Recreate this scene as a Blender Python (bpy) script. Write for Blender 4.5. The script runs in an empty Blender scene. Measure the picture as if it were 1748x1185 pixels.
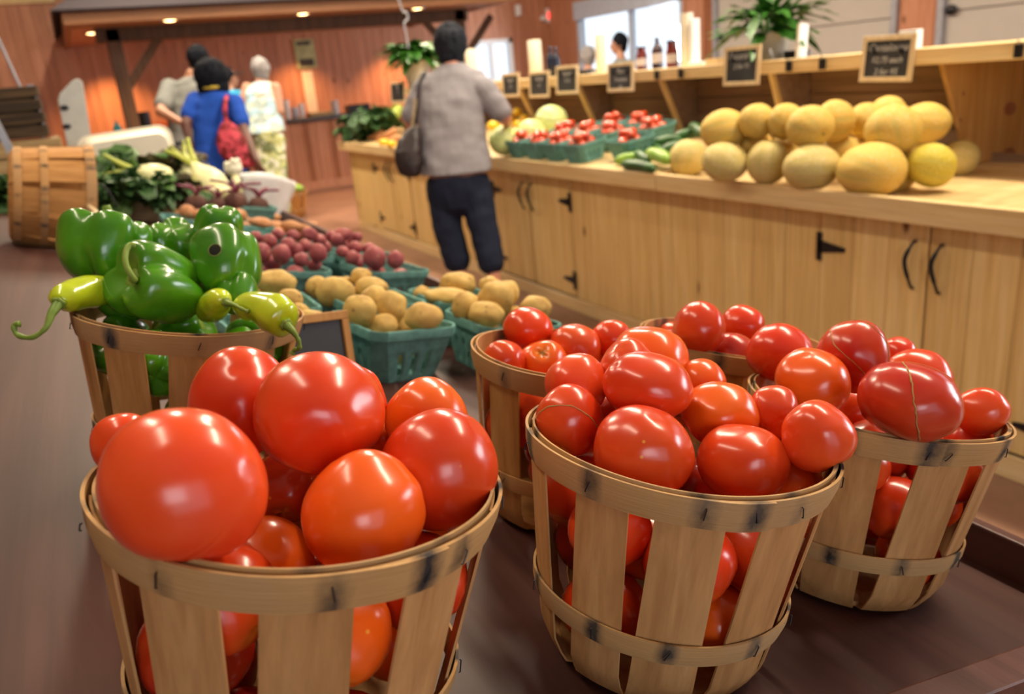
import bpy, bmesh, math, random
from mathutils import Vector, Matrix, noise
from math import sin, cos, pi, radians, sqrt
C = bpy.context.scene.collection
SC = bpy.context.scene

# ------------------------------------------------------------------ camera
H = 1.40
cam_data = bpy.data.cameras.new('camera')
cam = bpy.data.objects.new('camera', cam_data); C.objects.link(cam)
cam_data.sensor_width = 36.0
cam_data.lens = 1377.0 / 1748.0 * 36.0
cam_data.clip_start = 0.02; cam_data.clip_end = 200
cam.matrix_world = Matrix(((0.879242, 0.225497, -0.419624, 0.000000), (-0.468034, 0.244795, -0.849129, 0.000000), (-0.088755, 0.942988, 0.320774, 1.400000), (0.000000, 0.000000, 0.000000, 1.000000)))
cam_data.dof.use_dof = True
cam_data.dof.focus_distance = 0.66
cam_data.dof.aperture_fstop = 6.2
SC.camera = cam
# ------------------------------------------------------------------ view, world, lights
SC.view_settings.view_transform = 'Standard'
SC.view_settings.look = 'None'
SC.view_settings.gamma = 1.0
SC.view_settings.use_curve_mapping = False
SC.view_settings.exposure = 0.12
w = bpy.data.worlds.new('sky'); SC.world = w; w.use_nodes = True
bg = w.node_tree.nodes['Background']
bg.inputs[0].default_value = (0.80, 0.90, 1.0, 1); bg.inputs[1].default_value = 1.35

def area(name, loc, look, sx, sy, power, col):
    l = bpy.data.lights.new(name, 'AREA'); l.shape = 'RECTANGLE'; l.size = sx; l.size_y = sy
    l.energy = power; l.color = col
    o = bpy.data.objects.new(name, l); C.objects.link(o)
    o.location = loc
    o.rotation_euler = (Vector(look) - Vector(loc)).to_track_quat('-Z', 'Y').to_euler()
    return o
# long tube fixtures under the ceiling, over the sales floor
for i, (x, y, e_) in enumerate(((-.6, 1.6, 42), (3.1, 1.5, 175), (-.8, 5.2, 60), (2.9, 5.0, 190), (1.0, 8.8, 190), (3.9, 8.6, 210))):
    area('ceiling_tube_light', (x, y, 4.1), (x, y, 0), .22, 2.6, e_, (1.0, .84, .62))
# daylight through the openings of the right wall, the front and the left
area('window_daylight', (7.6, -.6, 2.0), (0, .8, 1.0), 2.6, 1.6, 150, (.92, .96, 1.0))
area('door_daylight', (-.9, -3.6, 2.1), (.3, 1.0, .9), 1.6, 1.4, 32, (.92, .96, 1.0))
area('far_window_daylight', (7.8, 11.1, 1.8), (2, 10, 1.2), 2.6, .9, 90, (.92, .96, 1.0))

# ------------------------------------------------------------------ materials
def new_mat(name):
    m = bpy.data.materials.new(name); m.use_nodes = True
    nt = m.node_tree; b = nt.nodes['Principled BSDF']
    return m, nt, b
def nd(nt, t, **kw):
    n = nt.nodes.new(t)
    for k, v in kw.items(): setattr(n, k, v)
    return n
def coords(nt, scale=(1, 1, 1), rnd=True):
    tc = nd(nt, 'ShaderNodeTexCoord'); mp = nd(nt, 'ShaderNodeMapping'); mp.inputs['Scale'].default_value = scale
    if rnd:
        oi = nd(nt, 'ShaderNodeObjectInfo'); mu = nd(nt, 'ShaderNodeMath', operation='MULTIPLY'); mu.inputs[1].default_value = 37.0
        nt.links.new(oi.outputs['Random'], mu.inputs[0])
        va = nd(nt, 'ShaderNodeVectorMath', operation='ADD'); nt.links.new(tc.outputs['Object'], va.inputs[0]); nt.links.new(mu.outputs[0], va.inputs[1])
        nt.links.new(va.outputs[0], mp.inputs[0])
    else: nt.links.new(tc.outputs['Object'], mp.inputs[0])
    return mp.outputs[0]
def ramp(nt, fac, stops):
    r = nd(nt, 'ShaderNodeValToRGB')
    el = r.color_ramp.elements
    while len(el) < len(stops): el.new(.5)
    for e, (p, c) in zip(el, stops): e.position = p; e.color = (*c, 1) if len(c) == 3 else c
    nt.links.new(fac, r.inputs[0]); return r.outputs[0]
def noise_tex(nt, vec, scale, detail=4, rough=.55, dist=0):
    n = nd(nt, 'ShaderNodeTexNoise'); n.inputs['Scale'].default_value = scale; n.inputs['Detail'].default_value = detail
    n.inputs['Roughness'].default_value = rough; n.inputs['Distortion'].default_value = dist
    nt.links.new(vec, n.inputs['Vector']); return n.outputs[0]
def mix(nt, fac, a, b, mode='MIX'):
    n = nd(nt, 'ShaderNodeMix', data_type='RGBA', blend_type=mode)
    for s, v in ((0, fac), (6, a), (7, b)):
        if isinstance(v, (int, float)): n.inputs[s].default_value = v
        elif isinstance(v, tuple): n.inputs[s].default_value = (*v, 1) if len(v) == 3 else v
        else: nt.links.new(v, n.inputs[s])
    return n.outputs[2]
def bump(nt, b, h, s=.3, d=.002):
    n = nd(nt, 'ShaderNodeBump'); n.inputs['Strength'].default_value = s; n.inputs['Distance'].default_value = d
    nt.links.new(h, n.inputs['Height']); nt.links.new(n.outputs[0], b.inputs['Normal'])
def plain(name, col, rough=.5, metal=0, var=.12, sc=20, bmp=0, spec=.5, coat=0, emit=0):
    m, nt, b = new_mat(name)
    v = coords(nt); n = noise_tex(nt, v, sc)
    lo = tuple(max(0, c * (1 - var)) for c in col); hi = tuple(min(1, c * (1 + var)) for c in col)
    nt.links.new(ramp(nt, n, [(.3, lo), (.7, hi)]), b.inputs['Base Color'])
    b.inputs['Roughness'].default_value = rough; b.inputs['Metallic'].default_value = metal
    b.inputs['Specular IOR Level'].default_value = spec; b.inputs['Coat Weight'].default_value = coat
    if bmp: bump(nt, b, n, bmp)
    if emit: b.inputs['Emission Color'].default_value = (*col, 1); b.inputs['Emission Strength'].default_value = emit
    return m
def wood(name, c1, c2, c3, axis=2, rough=.5, knots=0, grain=1.0, bmp=.15, spec=.35, knotcol=(.16, .06, .02), tint=True, coat=0):
    """wood with the grain along the given object axis"""
    m, nt, b = new_mat(name)
    s = [26 * grain] * 3; s[axis] = 1.3 * grain
    v = coords(nt, tuple(s)); n = noise_tex(nt, v, 1.0, 6, .6, .6)
    s2 = [90 * grain] * 3; s2[axis] = 3.0 * grain
    v2 = coords(nt, tuple(s2)); n2 = noise_tex(nt, v2, 1.0, 3, .6)
    col = ramp(nt, n, [(.28, c1), (.5, c2), (.72, c3)])
    col = mix(nt, .35, col, ramp(nt, n2, [(.3, (.55, .55, .55)), (.65, (1, 1, 1))]), 'MULTIPLY')
    if tint:
        oi = nd(nt, 'ShaderNodeObjectInfo')
        col = mix(nt, .8, col, ramp(nt, oi.outputs['Random'], [(0, (.86, .84, .80)), (1, (1, 1, 1))]), 'MULTIPLY')
    if knots:
        s3 = [4.2 * knots] * 3; s3[axis] = 1.9 * knots
        v3 = coords(nt, tuple(s3)); vo = nd(nt, 'ShaderNodeTexVoronoi'); vo.inputs['Scale'].default_value = 1.0
        nt.links.new(v3, vo.inputs['Vector'])
        col = mix(nt, ramp(nt, vo.outputs[0], [(.04, (1, 1, 1)), (.085, (0, 0, 0))]), col, knotcol)
    nt.links.new(col, b.inputs['Base Color'])
    b.inputs['Roughness'].default_value = rough; b.inputs['Specular IOR Level'].default_value = spec
    b.inputs['Coat Weight'].default_value = coat; b.inputs['Coat Roughness'].default_value = .25
    bump(nt, b, n2, bmp, .001)
    return m
M = {}
M['pine'] = wood('pine', (.70, .46, .16), (.83, .59, .24), (.90, .69, .33), 2, .5, knots=1.0)
M['pine_y'] = wood('pine_lengthwise', (.70, .47, .20), (.84, .62, .31), (.90, .72, .41), 1, .45, knots=.9)
M['pine_deck'] = wood('pine_deck', (.66, .43, .18), (.80, .58, .28), (.88, .68, .38), 0, .38, knots=.8, coat=.3)
M['pine_shade'] = wood('pine_back', (.19, .12, .075), (.26, .165, .105), (.32, .215, .14), 1, .55, knots=.8)  # dark back-panel pine; on the brackets it paints their shaded faces
M['pine_panel'] = wood('pine_panel', (.46, .22, .05), (.60, .32, .09), (.70, .42, .15), 2, .45, knots=1.3)
M['redpine'] = wood('red_stained_pine', (.46, .195, .11), (.58, .265, .155), (.68, .34, .21), 2, .5, knots=.8)
M['redtrim'] = wood('red_trim', (.24, .085, .035), (.34, .125, .05), (.42, .17, .07), 2, .5)
M['beam'] = wood('dark_beam', (.06, .03, .016), (.10, .052, .027), (.15, .08, .04), 2, .55)
M['beam_x'] = wood('beam_lengthwise', (.22, .10, .05), (.32, .15, .07), (.40, .20, .10), 0, .55)
M['table'] = wood('brown_stained_tabletop', (.048, .016, .012), (.064, .023, .017), (.092, .037, .028), 1, .50, grain=.7, bmp=.35, spec=.26, tint=False, coat=.03)
M['tedge'] = wood('brown_stained_edge', (.055, .018, .013), (.085, .028, .02), (.13, .05, .036), 1, .45, grain=1.3, bmp=.3, spec=.4)
M['crate'] = wood('crate_wood', (.30, .19, .08), (.46, .31, .14), (.58, .42, .22), 0, .6)
M['crate_dark'] = wood('dark_crate_wood', (.02, .012, .006), (.06, .035, .015), (.15, .09, .04), 0, .7, bmp=.4)
M['slat'] = wood('basket_slat', (.43, .215, .075), (.56, .30, .115), (.66, .385, .16), 2, .6, grain=1.6, bmp=.25, spec=.2)
M['slat_warm'] = wood('basket_slat_warm', (.40, .18, .05), (.53, .26, .08), (.61, .33, .115), 2, .6, grain=1.6, bmp=.25, spec=.2)
def hoopmat(name, c1, c2, c3):
    m, nt, b = new_mat(name)
    tc = nd(nt, 'ShaderNodeUVMap'); mp = nd(nt, 'ShaderNodeMapping'); mp.inputs['Scale'].default_value = (14, 60, 1)
    nt.links.new(tc.outputs[0], mp.inputs[0]); n = noise_tex(nt, mp.outputs[0], 1.0, 6, .65, .3)
    col = ramp(nt, n, [(.25, c1), (.5, c2), (.75, c3)])
    v = coords(nt); n3 = noise_tex(nt, v, 26, 5, .7)
    at = nd(nt, 'ShaderNodeAttribute'); at.attribute_name = 'stain'
    mu = nd(nt, 'ShaderNodeMath', operation='MULTIPLY'); nt.links.new(at.outputs['Fac'], mu.inputs[0]); nt.links.new(n3, mu.inputs[1])
    f = ramp(nt, mu.outputs[0], [(.08, (0, 0, 0)), (.34, (1, 1, 1))])
    col = mix(nt, f, col, (.035, .03, .028))
    n4 = noise_tex(nt, v, 7, 4, .6)
    col = mix(nt, ramp(nt, n4, [(.45, (0, 0, 0)), (.75, (.40, .40, .40))]), col, (.36, .29, .20))
    nt.links.new(col, b.inputs['Base Color']); b.inputs['Roughness'].default_value = .65; b.inputs['Specular IOR Level'].default_value = .2
    bump(nt, b, n, .35, .001)
    return m
M['hoop'] = hoopmat('weathered_hoop', (.33, .18, .065), (.50, .295, .115), (.64, .41, .18))
M['hoop_warm'] = hoopmat('warm_hoop', (.38, .19, .065), (.50, .27, .10), (.60, .35, .15))
M['staple'] = plain('dark_steel_staple', (.03, .03, .035), .45, .6)
def tomato_mat():
    m, nt, b = new_mat('tomato_skin')
    oi = nd(nt, 'ShaderNodeObjectInfo'); v = coords(nt)
    n = noise_tex(nt, v, 14, 3, .5)
    col = mix(nt, ramp(nt, n, [(.35, (0, 0, 0)), (.75, (.35, .35, .35))]), oi.outputs['Color'], (.85, .16, .02))
    at = nd(nt, 'ShaderNodeAttribute'); at.attribute_name = 'stain'
    f = mix(nt, ramp(nt, at.outputs['Fac'], [(0, (0, 0, 0)), (1, (.85, .85, .85))]), col, (.80, .33, .03))
    vs = nd(nt, 'ShaderNodeTexVoronoi'); vs.inputs['Scale'].default_value = 60; nt.links.new(v, vs.inputs['Vector'])
    n2 = noise_tex(nt, v, 9, 2)
    sp = nd(nt, 'ShaderNodeMath', operation='MULTIPLY')
    nt.links.new(ramp(nt, vs.outputs[0], [(.05, (1, 1, 1)), (.10, (0, 0, 0))]), sp.inputs[0])
    nt.links.new(ramp(nt, n2, [(.62, (0, 0, 0)), (.66, (.7, .7, .7))]), sp.inputs[1])
    f = mix(nt, sp.outputs[0], f, (.85, .42, .06))
    nt.links.new(f, b.inputs['Base Color'])
    b.inputs['Roughness'].default_value = .24; b.inputs['Specular IOR Level'].default_value = .45
    b.inputs['Coat Weight'].default_value = .22; b.inputs['Coat Roughness'].default_value = .16
    b.inputs['Subsurface Weight'].default_value = .05; b.inputs['Subsurface Radius'].default_value = (.02, .004, .002); b.inputs['Subsurface Scale'].default_value = .3
    n5 = noise_tex(nt, v, 60, 3); bump(nt, b, n5, .02, .001)
    return m
M['tomato'] = tomato_mat()
def fruit(name, c1, c2, rough=.4, sc=12, spots=None, spot_sc=40, bmp=.1, spec=.4, coat=0, sss=0, attr=None, spotw=.12):
    m, nt, b = new_mat(name); v = coords(nt); n = noise_tex(nt, v, sc, 4, .6)
    col = ramp(nt, n, [(.3, c1), (.7, c2)])
    if spots:
        vo = nd(nt, 'ShaderNodeTexVoronoi'); vo.inputs['Scale'].default_value = spot_sc; nt.links.new(v, vo.inputs['Vector'])
        n2 = noise_tex(nt, v, spot_sc * .4, 3)
        mu = nd(nt, 'ShaderNodeMath', operation='MULTIPLY')
        nt.links.new(ramp(nt, vo.outputs[0], [(spotw, (1, 1, 1)), (spotw * 2.2, (0, 0, 0))]), mu.inputs[0]); nt.links.new(ramp(nt, n2, [(.45, (0, 0, 0)), (.6, (.8, .8, .8))]), mu.inputs[1])
        col = mix(nt, mu.outputs[0], col, spots)
    if attr:
        at = nd(nt, 'ShaderNodeAttribute'); at.attribute_name = 'stain'
        col = mix(nt, at.outputs['Fac'], col, attr)
    nt.links.new(col, b.inputs['Base Color']); b.inputs['Roughness'].default_value = rough; b.inputs['Specular IOR Level'].default_value = spec
    b.inputs['Coat Weight'].default_value = coat; b.inputs['Coat Roughness'].default_value = .08
    if sss: b.inputs['Subsurface Weight'].default_value = sss; b.inputs['Subsurface Scale'].default_value = .01
    if bmp: bump(nt, b, noise_tex(nt, v, sc * 5, 4), bmp, .001)
    return m
M['pepper'] = fruit('green_pepper_skin', (.030, .16, .004), (.085, .30, .008), .24, 12, (.14, .36, .02), 55, .02, .5, .3, attr=(.12, .30, .02), spotw=.05)
M['pepperstem'] = fruit('pepper_stem', (.12, .22, .02), (.26, .36, .06), .45, 30)
M['hole'] = plain('dark_hole', (.008, .006, .004), .9)
M['scartan'] = plain('tan_scar', (.42, .24, .07), .8, bmp=.4, sc=200)
M['stemscar'] = plain('greenish_stem_scar', (.16, .16, .04), .7, sc=300, var=.5)
M['banana'] = fruit('yellow_green_pepper_skin', (.46, .60, .010), (.62, .72, .025), .22, 16, None, bmp=.05, spec=.6, coat=.5)
M['potato'] = fruit('yellow_potato_skin', (.46, .27, .07), (.74, .52, .16), .6, 26, (.24, .13, .05), 55, .35, .25)
M['redpotato'] = fruit('red_potato_skin', (.27, .055, .07), (.43, .115, .11), .55, 22, (.50, .28, .16), 50, .3, .3)
M['sweet'] = fruit('sweet_potato_skin', (.42, .17, .07), (.58, .29, .13), .6, 20, (.28, .10, .05), 50, .3, .25)
M['plum'] = fruit('plum_tomato_skin', (.55, .035, .012), (.72, .09, .02), .22, 9, None, bmp=.02, spec=.6, coat=.4)
M['cuke'] = fruit('cucumber_skin', (.012, .06, .014), (.035, .13, .025), .35, 20, (.08, .20, .04), 60, .2, .5)
M['zuke'] = fruit('light_cucumber_skin', (.16, .34, .03), (.35, .52, .10), .35, 20, None, bmp=.1)
M['cabbage'] = fruit('cabbage_leaf', (.48, .58, .16), (.68, .76, .34), .4, 8, None, bmp=.2, spec=.4)
M['rib'] = plain('pale_leaf_rib', (.62, .70, .42), .5)
M['yellow'] = fruit('yellow_squash_skin', (.75, .42, .01), (.88, .58, .03), .3, 12, None, bmp=.05)
M['corn'] = fruit('corn_husk', (.34, .50, .06), (.56, .66, .16), .5, 30, None, bmp=.3)
M['kale'] = fruit('dark_green_leaf', (.02, .06, .02), (.06, .15, .04), .5, 25, None, bmp=.3)
M['chard'] = fruit('green_leaf', (.035, .10, .02), (.12, .25, .06), .45, 18, None, bmp=.3)
M['beetleaf'] = fruit('purple_green_leaf', (.07, .03, .03), (.13, .13, .05), .5, 18, None, bmp=.3)
M['beet'] = fruit('beet_skin', (.07, .03, .03), (.15, .07, .05), .7, 24, (.2, .12, .07), 50, .4, .2)
M['beetstem'] = plain('beet_stalk', (.20, .02, .06), .4)
M['fennel'] = fruit('pale_bulb', (.78, .78, .30), (.92, .90, .58), .4, 8, None, bmp=.1)
M['stalk'] = fruit('yellow_green_stalk', (.42, .52, .06), (.62, .66, .16), .4, 14, None, bmp=.1)
M['cauli'] = fruit('cauliflower_curd', (.80, .78, .60), (.92, .90, .78), .7, 60, None, bmp=.8)
M['plantleaf'] = fruit('houseplant_leaf', (.015, .07, .008), (.05, .20, .02), .35, 12, None, bmp=.1, spec=.5)
M['pulp'] = plain('teal_moulded_pulp', (.135, .31, .28), .85, 0, .22, 60, .5, .15)
def melon_mat(name, base1, base2, net):
    m, nt, b = new_mat(name); v = coords(nt)
    n = noise_tex(nt, v, 5, 3); col = ramp(nt, n, [(.3, base1), (.7, base2)])
    dn = noise_tex(nt, v, 30, 2)
    vo = nd(nt, 'ShaderNodeTexVoronoi', feature='DISTANCE_TO_EDGE'); vo.inputs['Scale'].default_value = 75
    vv = nd(nt, 'ShaderNodeVectorMath', operation='ADD'); sc_ = nd(nt, 'ShaderNodeMath', operation='MULTIPLY'); sc_.inputs[1].default_value = .03
    nt.links.new(dn, sc_.inputs[0]); nt.links.new(v, vv.inputs[0]); nt.links.new(sc_.outputs[0], vv.inputs[1]); nt.links.new(vv.outputs[0], vo.inputs['Vector'])
    f = ramp(nt, vo.outputs[0], [(.03, (1, 1, 1)), (.12, (0, 0, 0))])
    col = mix(nt, f, col, net)
    at = nd(nt, 'ShaderNodeAttribute'); at.attribute_name = 'stain'
    f2 = nd(nt, 'ShaderNodeMath', operation='MULTIPLY'); f2.inputs[1].default_value = .55; nt.links.new(at.outputs['Fac'], f2.inputs[0])
    col = mix(nt, f2.outputs[0], col, (.42, .40, .10))
    nt.links.new(col, b.inputs['Base Color']); b.inputs['Roughness'].default_value = .6; b.inputs['Specular IOR Level'].default_value = .3
    bump(nt, b, f, .4, .001); return m
M['melon'] = melon_mat('netted_melon_skin', (.58, .36, .05), (.70, .45, .075), (.68, .51, .18))
M['melon_pale'] = melon_mat('pale_melon_skin', (.50, .385, .10), (.60, .46, .14), (.64, .53, .26))
M['melon_green'] = melon_mat('greenish_melon_skin', (.50, .42, .03), (.60, .48, .04), (.66, .54, .12))
M['slate'] = plain('blackboard', (.022, .024, .028), .6, sc=8, var=.4)
M['chalk'] = plain('chalk', (.42, .42, .42), .9)
M['lightframe'] = wood('light_wood_frame', (.62, .46, .26), (.74, .57, .34), (.82, .67, .44), 2, .5, tint=False)
M['black'] = plain('black_plastic', (.012, .012, .014), .4)
M['iron'] = plain('black_iron', (.010, .010, .014), .4, .3)
M['chrome'] = plain('brushed_metal', (.45, .45, .47), .35, .9)
M['greymetal'] = plain('grey_metal', (.38, .40, .46), .5, .3)
M['white'] = plain('white_plastic', (.82, .83, .85), .45, 0, .04, spec=.4)
M['cream'] = plain('cream_plastic', (.80, .76, .62), .45, 0, .05, sc=6)
M['greyboard'] = plain('grey_panel', (.46, .47, .45), .6, 0, .06)
M['paper'] = plain('paper', (.72, .62, .47), .8, 0, .06)
M['posterg'] = plain('green_poster', (.44, .46, .22), .8, 0, .2, sc=9)
M['darkprint'] = plain('dark_print', (.06, .05, .045), .8, 0, .3, sc=30)
M['shingle'] = plain('dark_shingle', (.028, .02, .026), .85, 0, .3, sc=60, bmp=.4)
M['soffit'] = M['redtrim']
M['blind'] = plain('pale_blue_blind', (.52, .60, .74), .6)
M['bluewhite'] = plain('pale_window_frame', (.50, .55, .62), .5)
M['garage'] = plain('white_garage_panel', (.50, .47, .44), .5, 0, .04, sc=3)
M['counter_dark'] = plain('dark_stone_worktop', (.03, .028, .03), .25, 0, .3, sc=70)
M['potwhite'] = plain('pale_plant_pot', (.48, .44, .36), .6, 0, .1)
M['wine'] = plain('dark_bottle', (.03, .008, .012), .12, 0, .2, coat=.4)
M['navybottle'] = plain('navy_bottle', (.012, .018, .04), .2)
M['label'] = plain('paper_label', (.50, .46, .48), .7)
M['jam'] = plain('red_brown_jar', (.14, .02, .015), .15, coat=.4)
M['exitred'] = plain('lit_red_exit_letters', (1.0, .06, .05), .5, emit=2.2)
M['bulb'] = plain('warm_lamp', (1.0, .62, .25), .5, emit=14)
M['skin'] = plain('light_skin', (.58, .30, .20), .5, 0, .08, sc=9, spec=.4)
M['skin_pink'] = plain('pinkish_skin', (.60, .26, .17), .5, 0, .1, sc=9)
M['skin_dark'] = plain('dark_skin', (.13, .055, .04), .5, 0, .12, sc=9)
M['skin_mid'] = plain('tan_skin', (.42, .20, .12), .5, 0, .1, sc=9)
def hair(name, c1, c2, sc=40):
    m, nt, b = new_mat(name); v = coords(nt, (1, 1, .35)); n = noise_tex(nt, v, sc, 5, .7)
    nt.links.new(ramp(nt, n, [(.3, c1), (.72, c2)]), b.inputs['Base Color']); b.inputs['Roughness'].default_value = .75; b.inputs['Specular IOR Level'].default_value = .08; bump(nt, b, n, .5, .003); return m
M['hair_dark'] = hair('dark_greying_hair', (.006, .007, .012), (.035, .04, .05))
M['hair_black'] = hair('black_hair', (.003, .004, .007), (.012, .015, .022))
M['hair_grey'] = hair('grey_hair', (.20, .19, .20), (.42, .40, .40))
def cloth(name, c1, c2, sc=220, rough=.9, big=None):
    m, nt, b = new_mat(name); v = coords(nt, rnd=False); n = noise_tex(nt, v, sc, 2, .5)
    col = ramp(nt, n, [(.35, c1), (.65, c2)])
    if big:
        n2 = noise_tex(nt, v, big[1], 2, .5, .8); f = ramp(nt, n2, [(.46, (0, 0, 0)), (.54, (1, 1, 1))])
        col = mix(nt, f, col, big[0])
        if len(big) > 2:
            n3 = noise_tex(nt, coords(nt), big[1] * 1.3, 2, .5, .8); col = mix(nt, ramp(nt, n3, [(.52, (0, 0, 0)), (.6, (1, 1, 1))]), col, big[2])
    nt.links.new(col, b.inputs['Base Color']); b.inputs['Roughness'].default_value = rough; b.inputs['Specular IOR Level'].default_value = .15
    bump(nt, b, n, .25, .002); return m
M['shirt'] = cloth('grey_check_shirt', (.235, .225, .25), (.31, .295, .32))
M['navy'] = cloth('navy_trousers', (.010, .014, .030), (.020, .026, .050))
M['blue'] = cloth('blue_tshirt', (.012, .055, .34), (.02, .085, .46))
M['greytee'] = cloth('grey_tshirt', (.19, .20, .19), (.25, .255, .24))
M['floral_top'] = cloth('pale_floral_top', (.32, .42, .42), (.42, .50, .48), big=((.45, .66, .78), 9, (.70, .74, .58)))
M['floral_pants'] = cloth('green_floral_trousers', (.48, .52, .20), (.58, .60, .30), big=((.20, .25, .12), 10, (.72, .72, .60)))
M['bag_brown'] = plain('dark_brown_leather', (.014, .006, .008), .5, 0, .3, sc=30, bmp=.3)
M['bag_red'] = cloth('red_patterned_bag', (.10, .012, .014), (.18, .02, .022), 60, .6, big=((.50, .06, .09), 20))
M['brass'] = plain('brass_chain', (.55, .42, .2), .3, .9)
M['yellowcollar'] = plain('yellow_collar', (.50, .38, .04), .7)
M['teal'] = plain('teal_shirt', (.02, .30, .50), .8)
def floor_mat():
    m, nt, b = new_mat('reddish_concrete'); v = coords(nt, rnd=False); n = noise_tex(nt, v, 1.4, 8, .6); n2 = noise_tex(nt, v, 40, 4)
    col = ramp(nt, n, [(.3, (.22, .115, .075)), (.7, (.36, .20, .135))])
    col = mix(nt, .3, col, ramp(nt, n2, [(.3, (.6, .6, .6)), (.7, (1, 1, 1))]), 'MULTIPLY')
    nt.links.new(col, b.inputs['Base Color']); b.inputs['Roughness'].default_value = .38; bump(nt, b, n2, .1); return m
M['floor'] = floor_mat()
M['ceiling'] = plain('white_ceiling', (.62, .60, .56), .8)
def glass_mat():
    m, nt, b = new_mat('window_glass'); b.inputs['Base Color'].default_value = (1, 1, 1, 1)
    b.inputs['Transmission Weight'].default_value = 1; b.inputs['Roughness'].default_value = .02; b.inputs['IOR'].default_value = 1.02; return m
M['glass'] = glass_mat()
M['skyout'] = plain('overcast_daylight_yard', (.80, .82, .84), .9)

# ------------------------------------------------------------------ mesh builder
class MB:
    def __init__(s): s.v = []; s.f = []; s.uv = {}; s.st = {}
    def add(s, vs, fs):
        o = len(s.v); s.v += [Vector(p) for p in vs]; s.f += [tuple(i + o for i in f) for f in fs]; return o
    def box(s, c, d, rot=None, taper=None):
        x, y, z = d[0] / 2, d[1] / 2, d[2] / 2
        vs = [Vector((sx * x, sy * y, sz * z)) for sz in (-1, 1) for sy in (-1, 1) for sx in (-1, 1)]
        if taper: vs = [Vector((p.x * (taper if p.z > 0 else 1), p.y * (taper if p.z > 0 else 1), p.z)) for p in vs]
        if rot is not None: vs = [rot @ p for p in vs]
        vs = [p + Vector(c) for p in vs]
        s.add(vs, [(0, 2, 3, 1), (4, 5, 7, 6), (0, 1, 5, 4), (2, 6, 7, 3), (0, 4, 6, 2), (1, 3, 7, 5)]); return s
    def bbox(s, lo, hi):
        return s.box([(a + b) / 2 for a, b in zip(lo, hi)], [abs(b - a) for a, b in zip(lo, hi)])
    def tube(s, pts, rad, n=8, cap=True, sx=1.0):
        pts = [Vector(p) for p in pts]
        if not isinstance(rad, (list, tuple)): rad = [rad] * len(pts)
        rings = []; up = None
        for i, p in enumerate(pts):
            t = (pts[min(i + 1, len(pts) - 1)] - pts[max(i - 1, 0)])
            if t.length < 1e-9: t = Vector((0, 0, 1))
            t.normalize()
            if up is None: up = t.orthogonal().normalized()
            up = (up - t * up.dot(t));
            if up.length < 1e-6: up = t.orthogonal()
            up.normalize(); sd = t.cross(up)
            rings.append([p + (up * cos(2 * pi * k / n) * sx + sd * sin(2 * pi * k / n)) * rad[i] for k in range(n)])
        vs = [q for r in rings for q in r]; fs = []
        for i in range(len(pts) - 1):
            for k in range(n):
                a = i * n + k; b = i * n + (k + 1) % n; fs.append((a, b, b + n, a + n))
        if cap:
            fs.append(tuple(range(n - 1, -1, -1))); fs.append(tuple(range((len(pts) - 1) * n, len(pts) * n)))
        s.add(vs, fs); return s
    def lathe(s, prof, n=32, c=(0, 0, 0), cap0=True, cap1=True):
        vs = [(c[0] + r * cos(2 * pi * k / n), c[1] + r * sin(2 * pi * k / n), c[2] + z) for r, z in prof for k in range(n)]; fs = []
        for i in range(len(prof) - 1):
            for k in range(n):
                a = i * n + k; b = i * n + (k + 1) % n; fs.append((a, b, b + n, a + n))
        if cap0: fs.append(tuple(range(n - 1, -1, -1)))
        if cap1: fs.append(tuple(range((len(prof) - 1) * n, len(prof) * n)))
        s.add(vs, fs); return s
    def ball(s, fn, nu=32, nv=20):
        """fn(theta from +z, phi) -> point ; closed surface"""
        vs = [fn(0, 0)]; 
        for j in range(1, nv):
            for i in range(nu): vs.append(fn(pi * j / nv, 2 * pi * i / nu))
        vs.append(fn(pi, 0)); fs = []; L = len(vs) - 1
        for i in range(nu):
            fs.append((0, 1 + i, 1 + (i + 1) % nu)); a = 1 + (nv - 2) * nu
            fs.append((L, a + (i + 1) % nu, a + i))
        for j in range(nv - 2):
            for i in range(nu):
                a = 1 + j * nu + i; b = 1 + j * nu + (i + 1) % nu; fs.append((a, a + nu, b + nu, b))
        s.add(vs, fs); return s
    def ell(s, c, r, rot=None, nu=16, nv=10):
        c = Vector(c)
        def fn(t, p):
            q = Vector((sin(t) * cos(p) * r[0], sin(t) * sin(p) * r[1], cos(t) * r[2]))
            return c + (rot @ q if rot is not None else q)
        return s.ball(fn, nu, nv)
    def grid(s, fn, nu, nv, closed_u=False):
        m = nu if closed_u else nu + 1
        vs = [fn(i / nu, j / nv) for j in range(nv + 1) for i in range(m)]; fs = []
        for j in range(nv):
            for i in range(nu):
                a = j * m + i; b = j * m + (i + 1) % m; fs.append((a, b, b + m, a + m))
        s.add(vs, fs); return s
    def build(s, name, mat, parent=None, smooth=False, world=False, col=None, stain=None, auto=None):
        me = bpy.data.meshes.new(name)
        inv = None
        if parent is not None and world:
            inv = parent['_m'] if False else WM[parent.name].inverted()
        vs = [inv @ p for p in s.v] if inv is not None else s.v
        me.from_pydata([tuple(p) for p in vs], [], s.f); me.validate(); me.update()
        if smooth: me.polygons.foreach_set('use_smooth', [True] * len(me.polygons))
        if mat is not None: me.materials.append(M[mat] if isinstance(mat, str) else mat)
        if stain:
            a = me.attributes.new('stain', 'FLOAT', 'POINT'); a.data.foreach_set('value', stain)
        o = bpy.data.objects.new(name, me); C.objects.link(o)
        if parent is not None: o.parent = parent
        if col: o.color = (*col, 1)
        if auto: auto_smooth(me, auto)
        return o
def auto_smooth(me, ang):
    me.polygons.foreach_set('use_smooth', [True] * len(me.polygons))
    bm = bmesh.new(); bm.from_mesh(me)
    for e in bm.edges:
        if len(e.link_faces) == 2 and e.calc_face_angle(0) > ang: e.smooth = False
    bm.to_mesh(me); bm.free()
WM = {}
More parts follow.
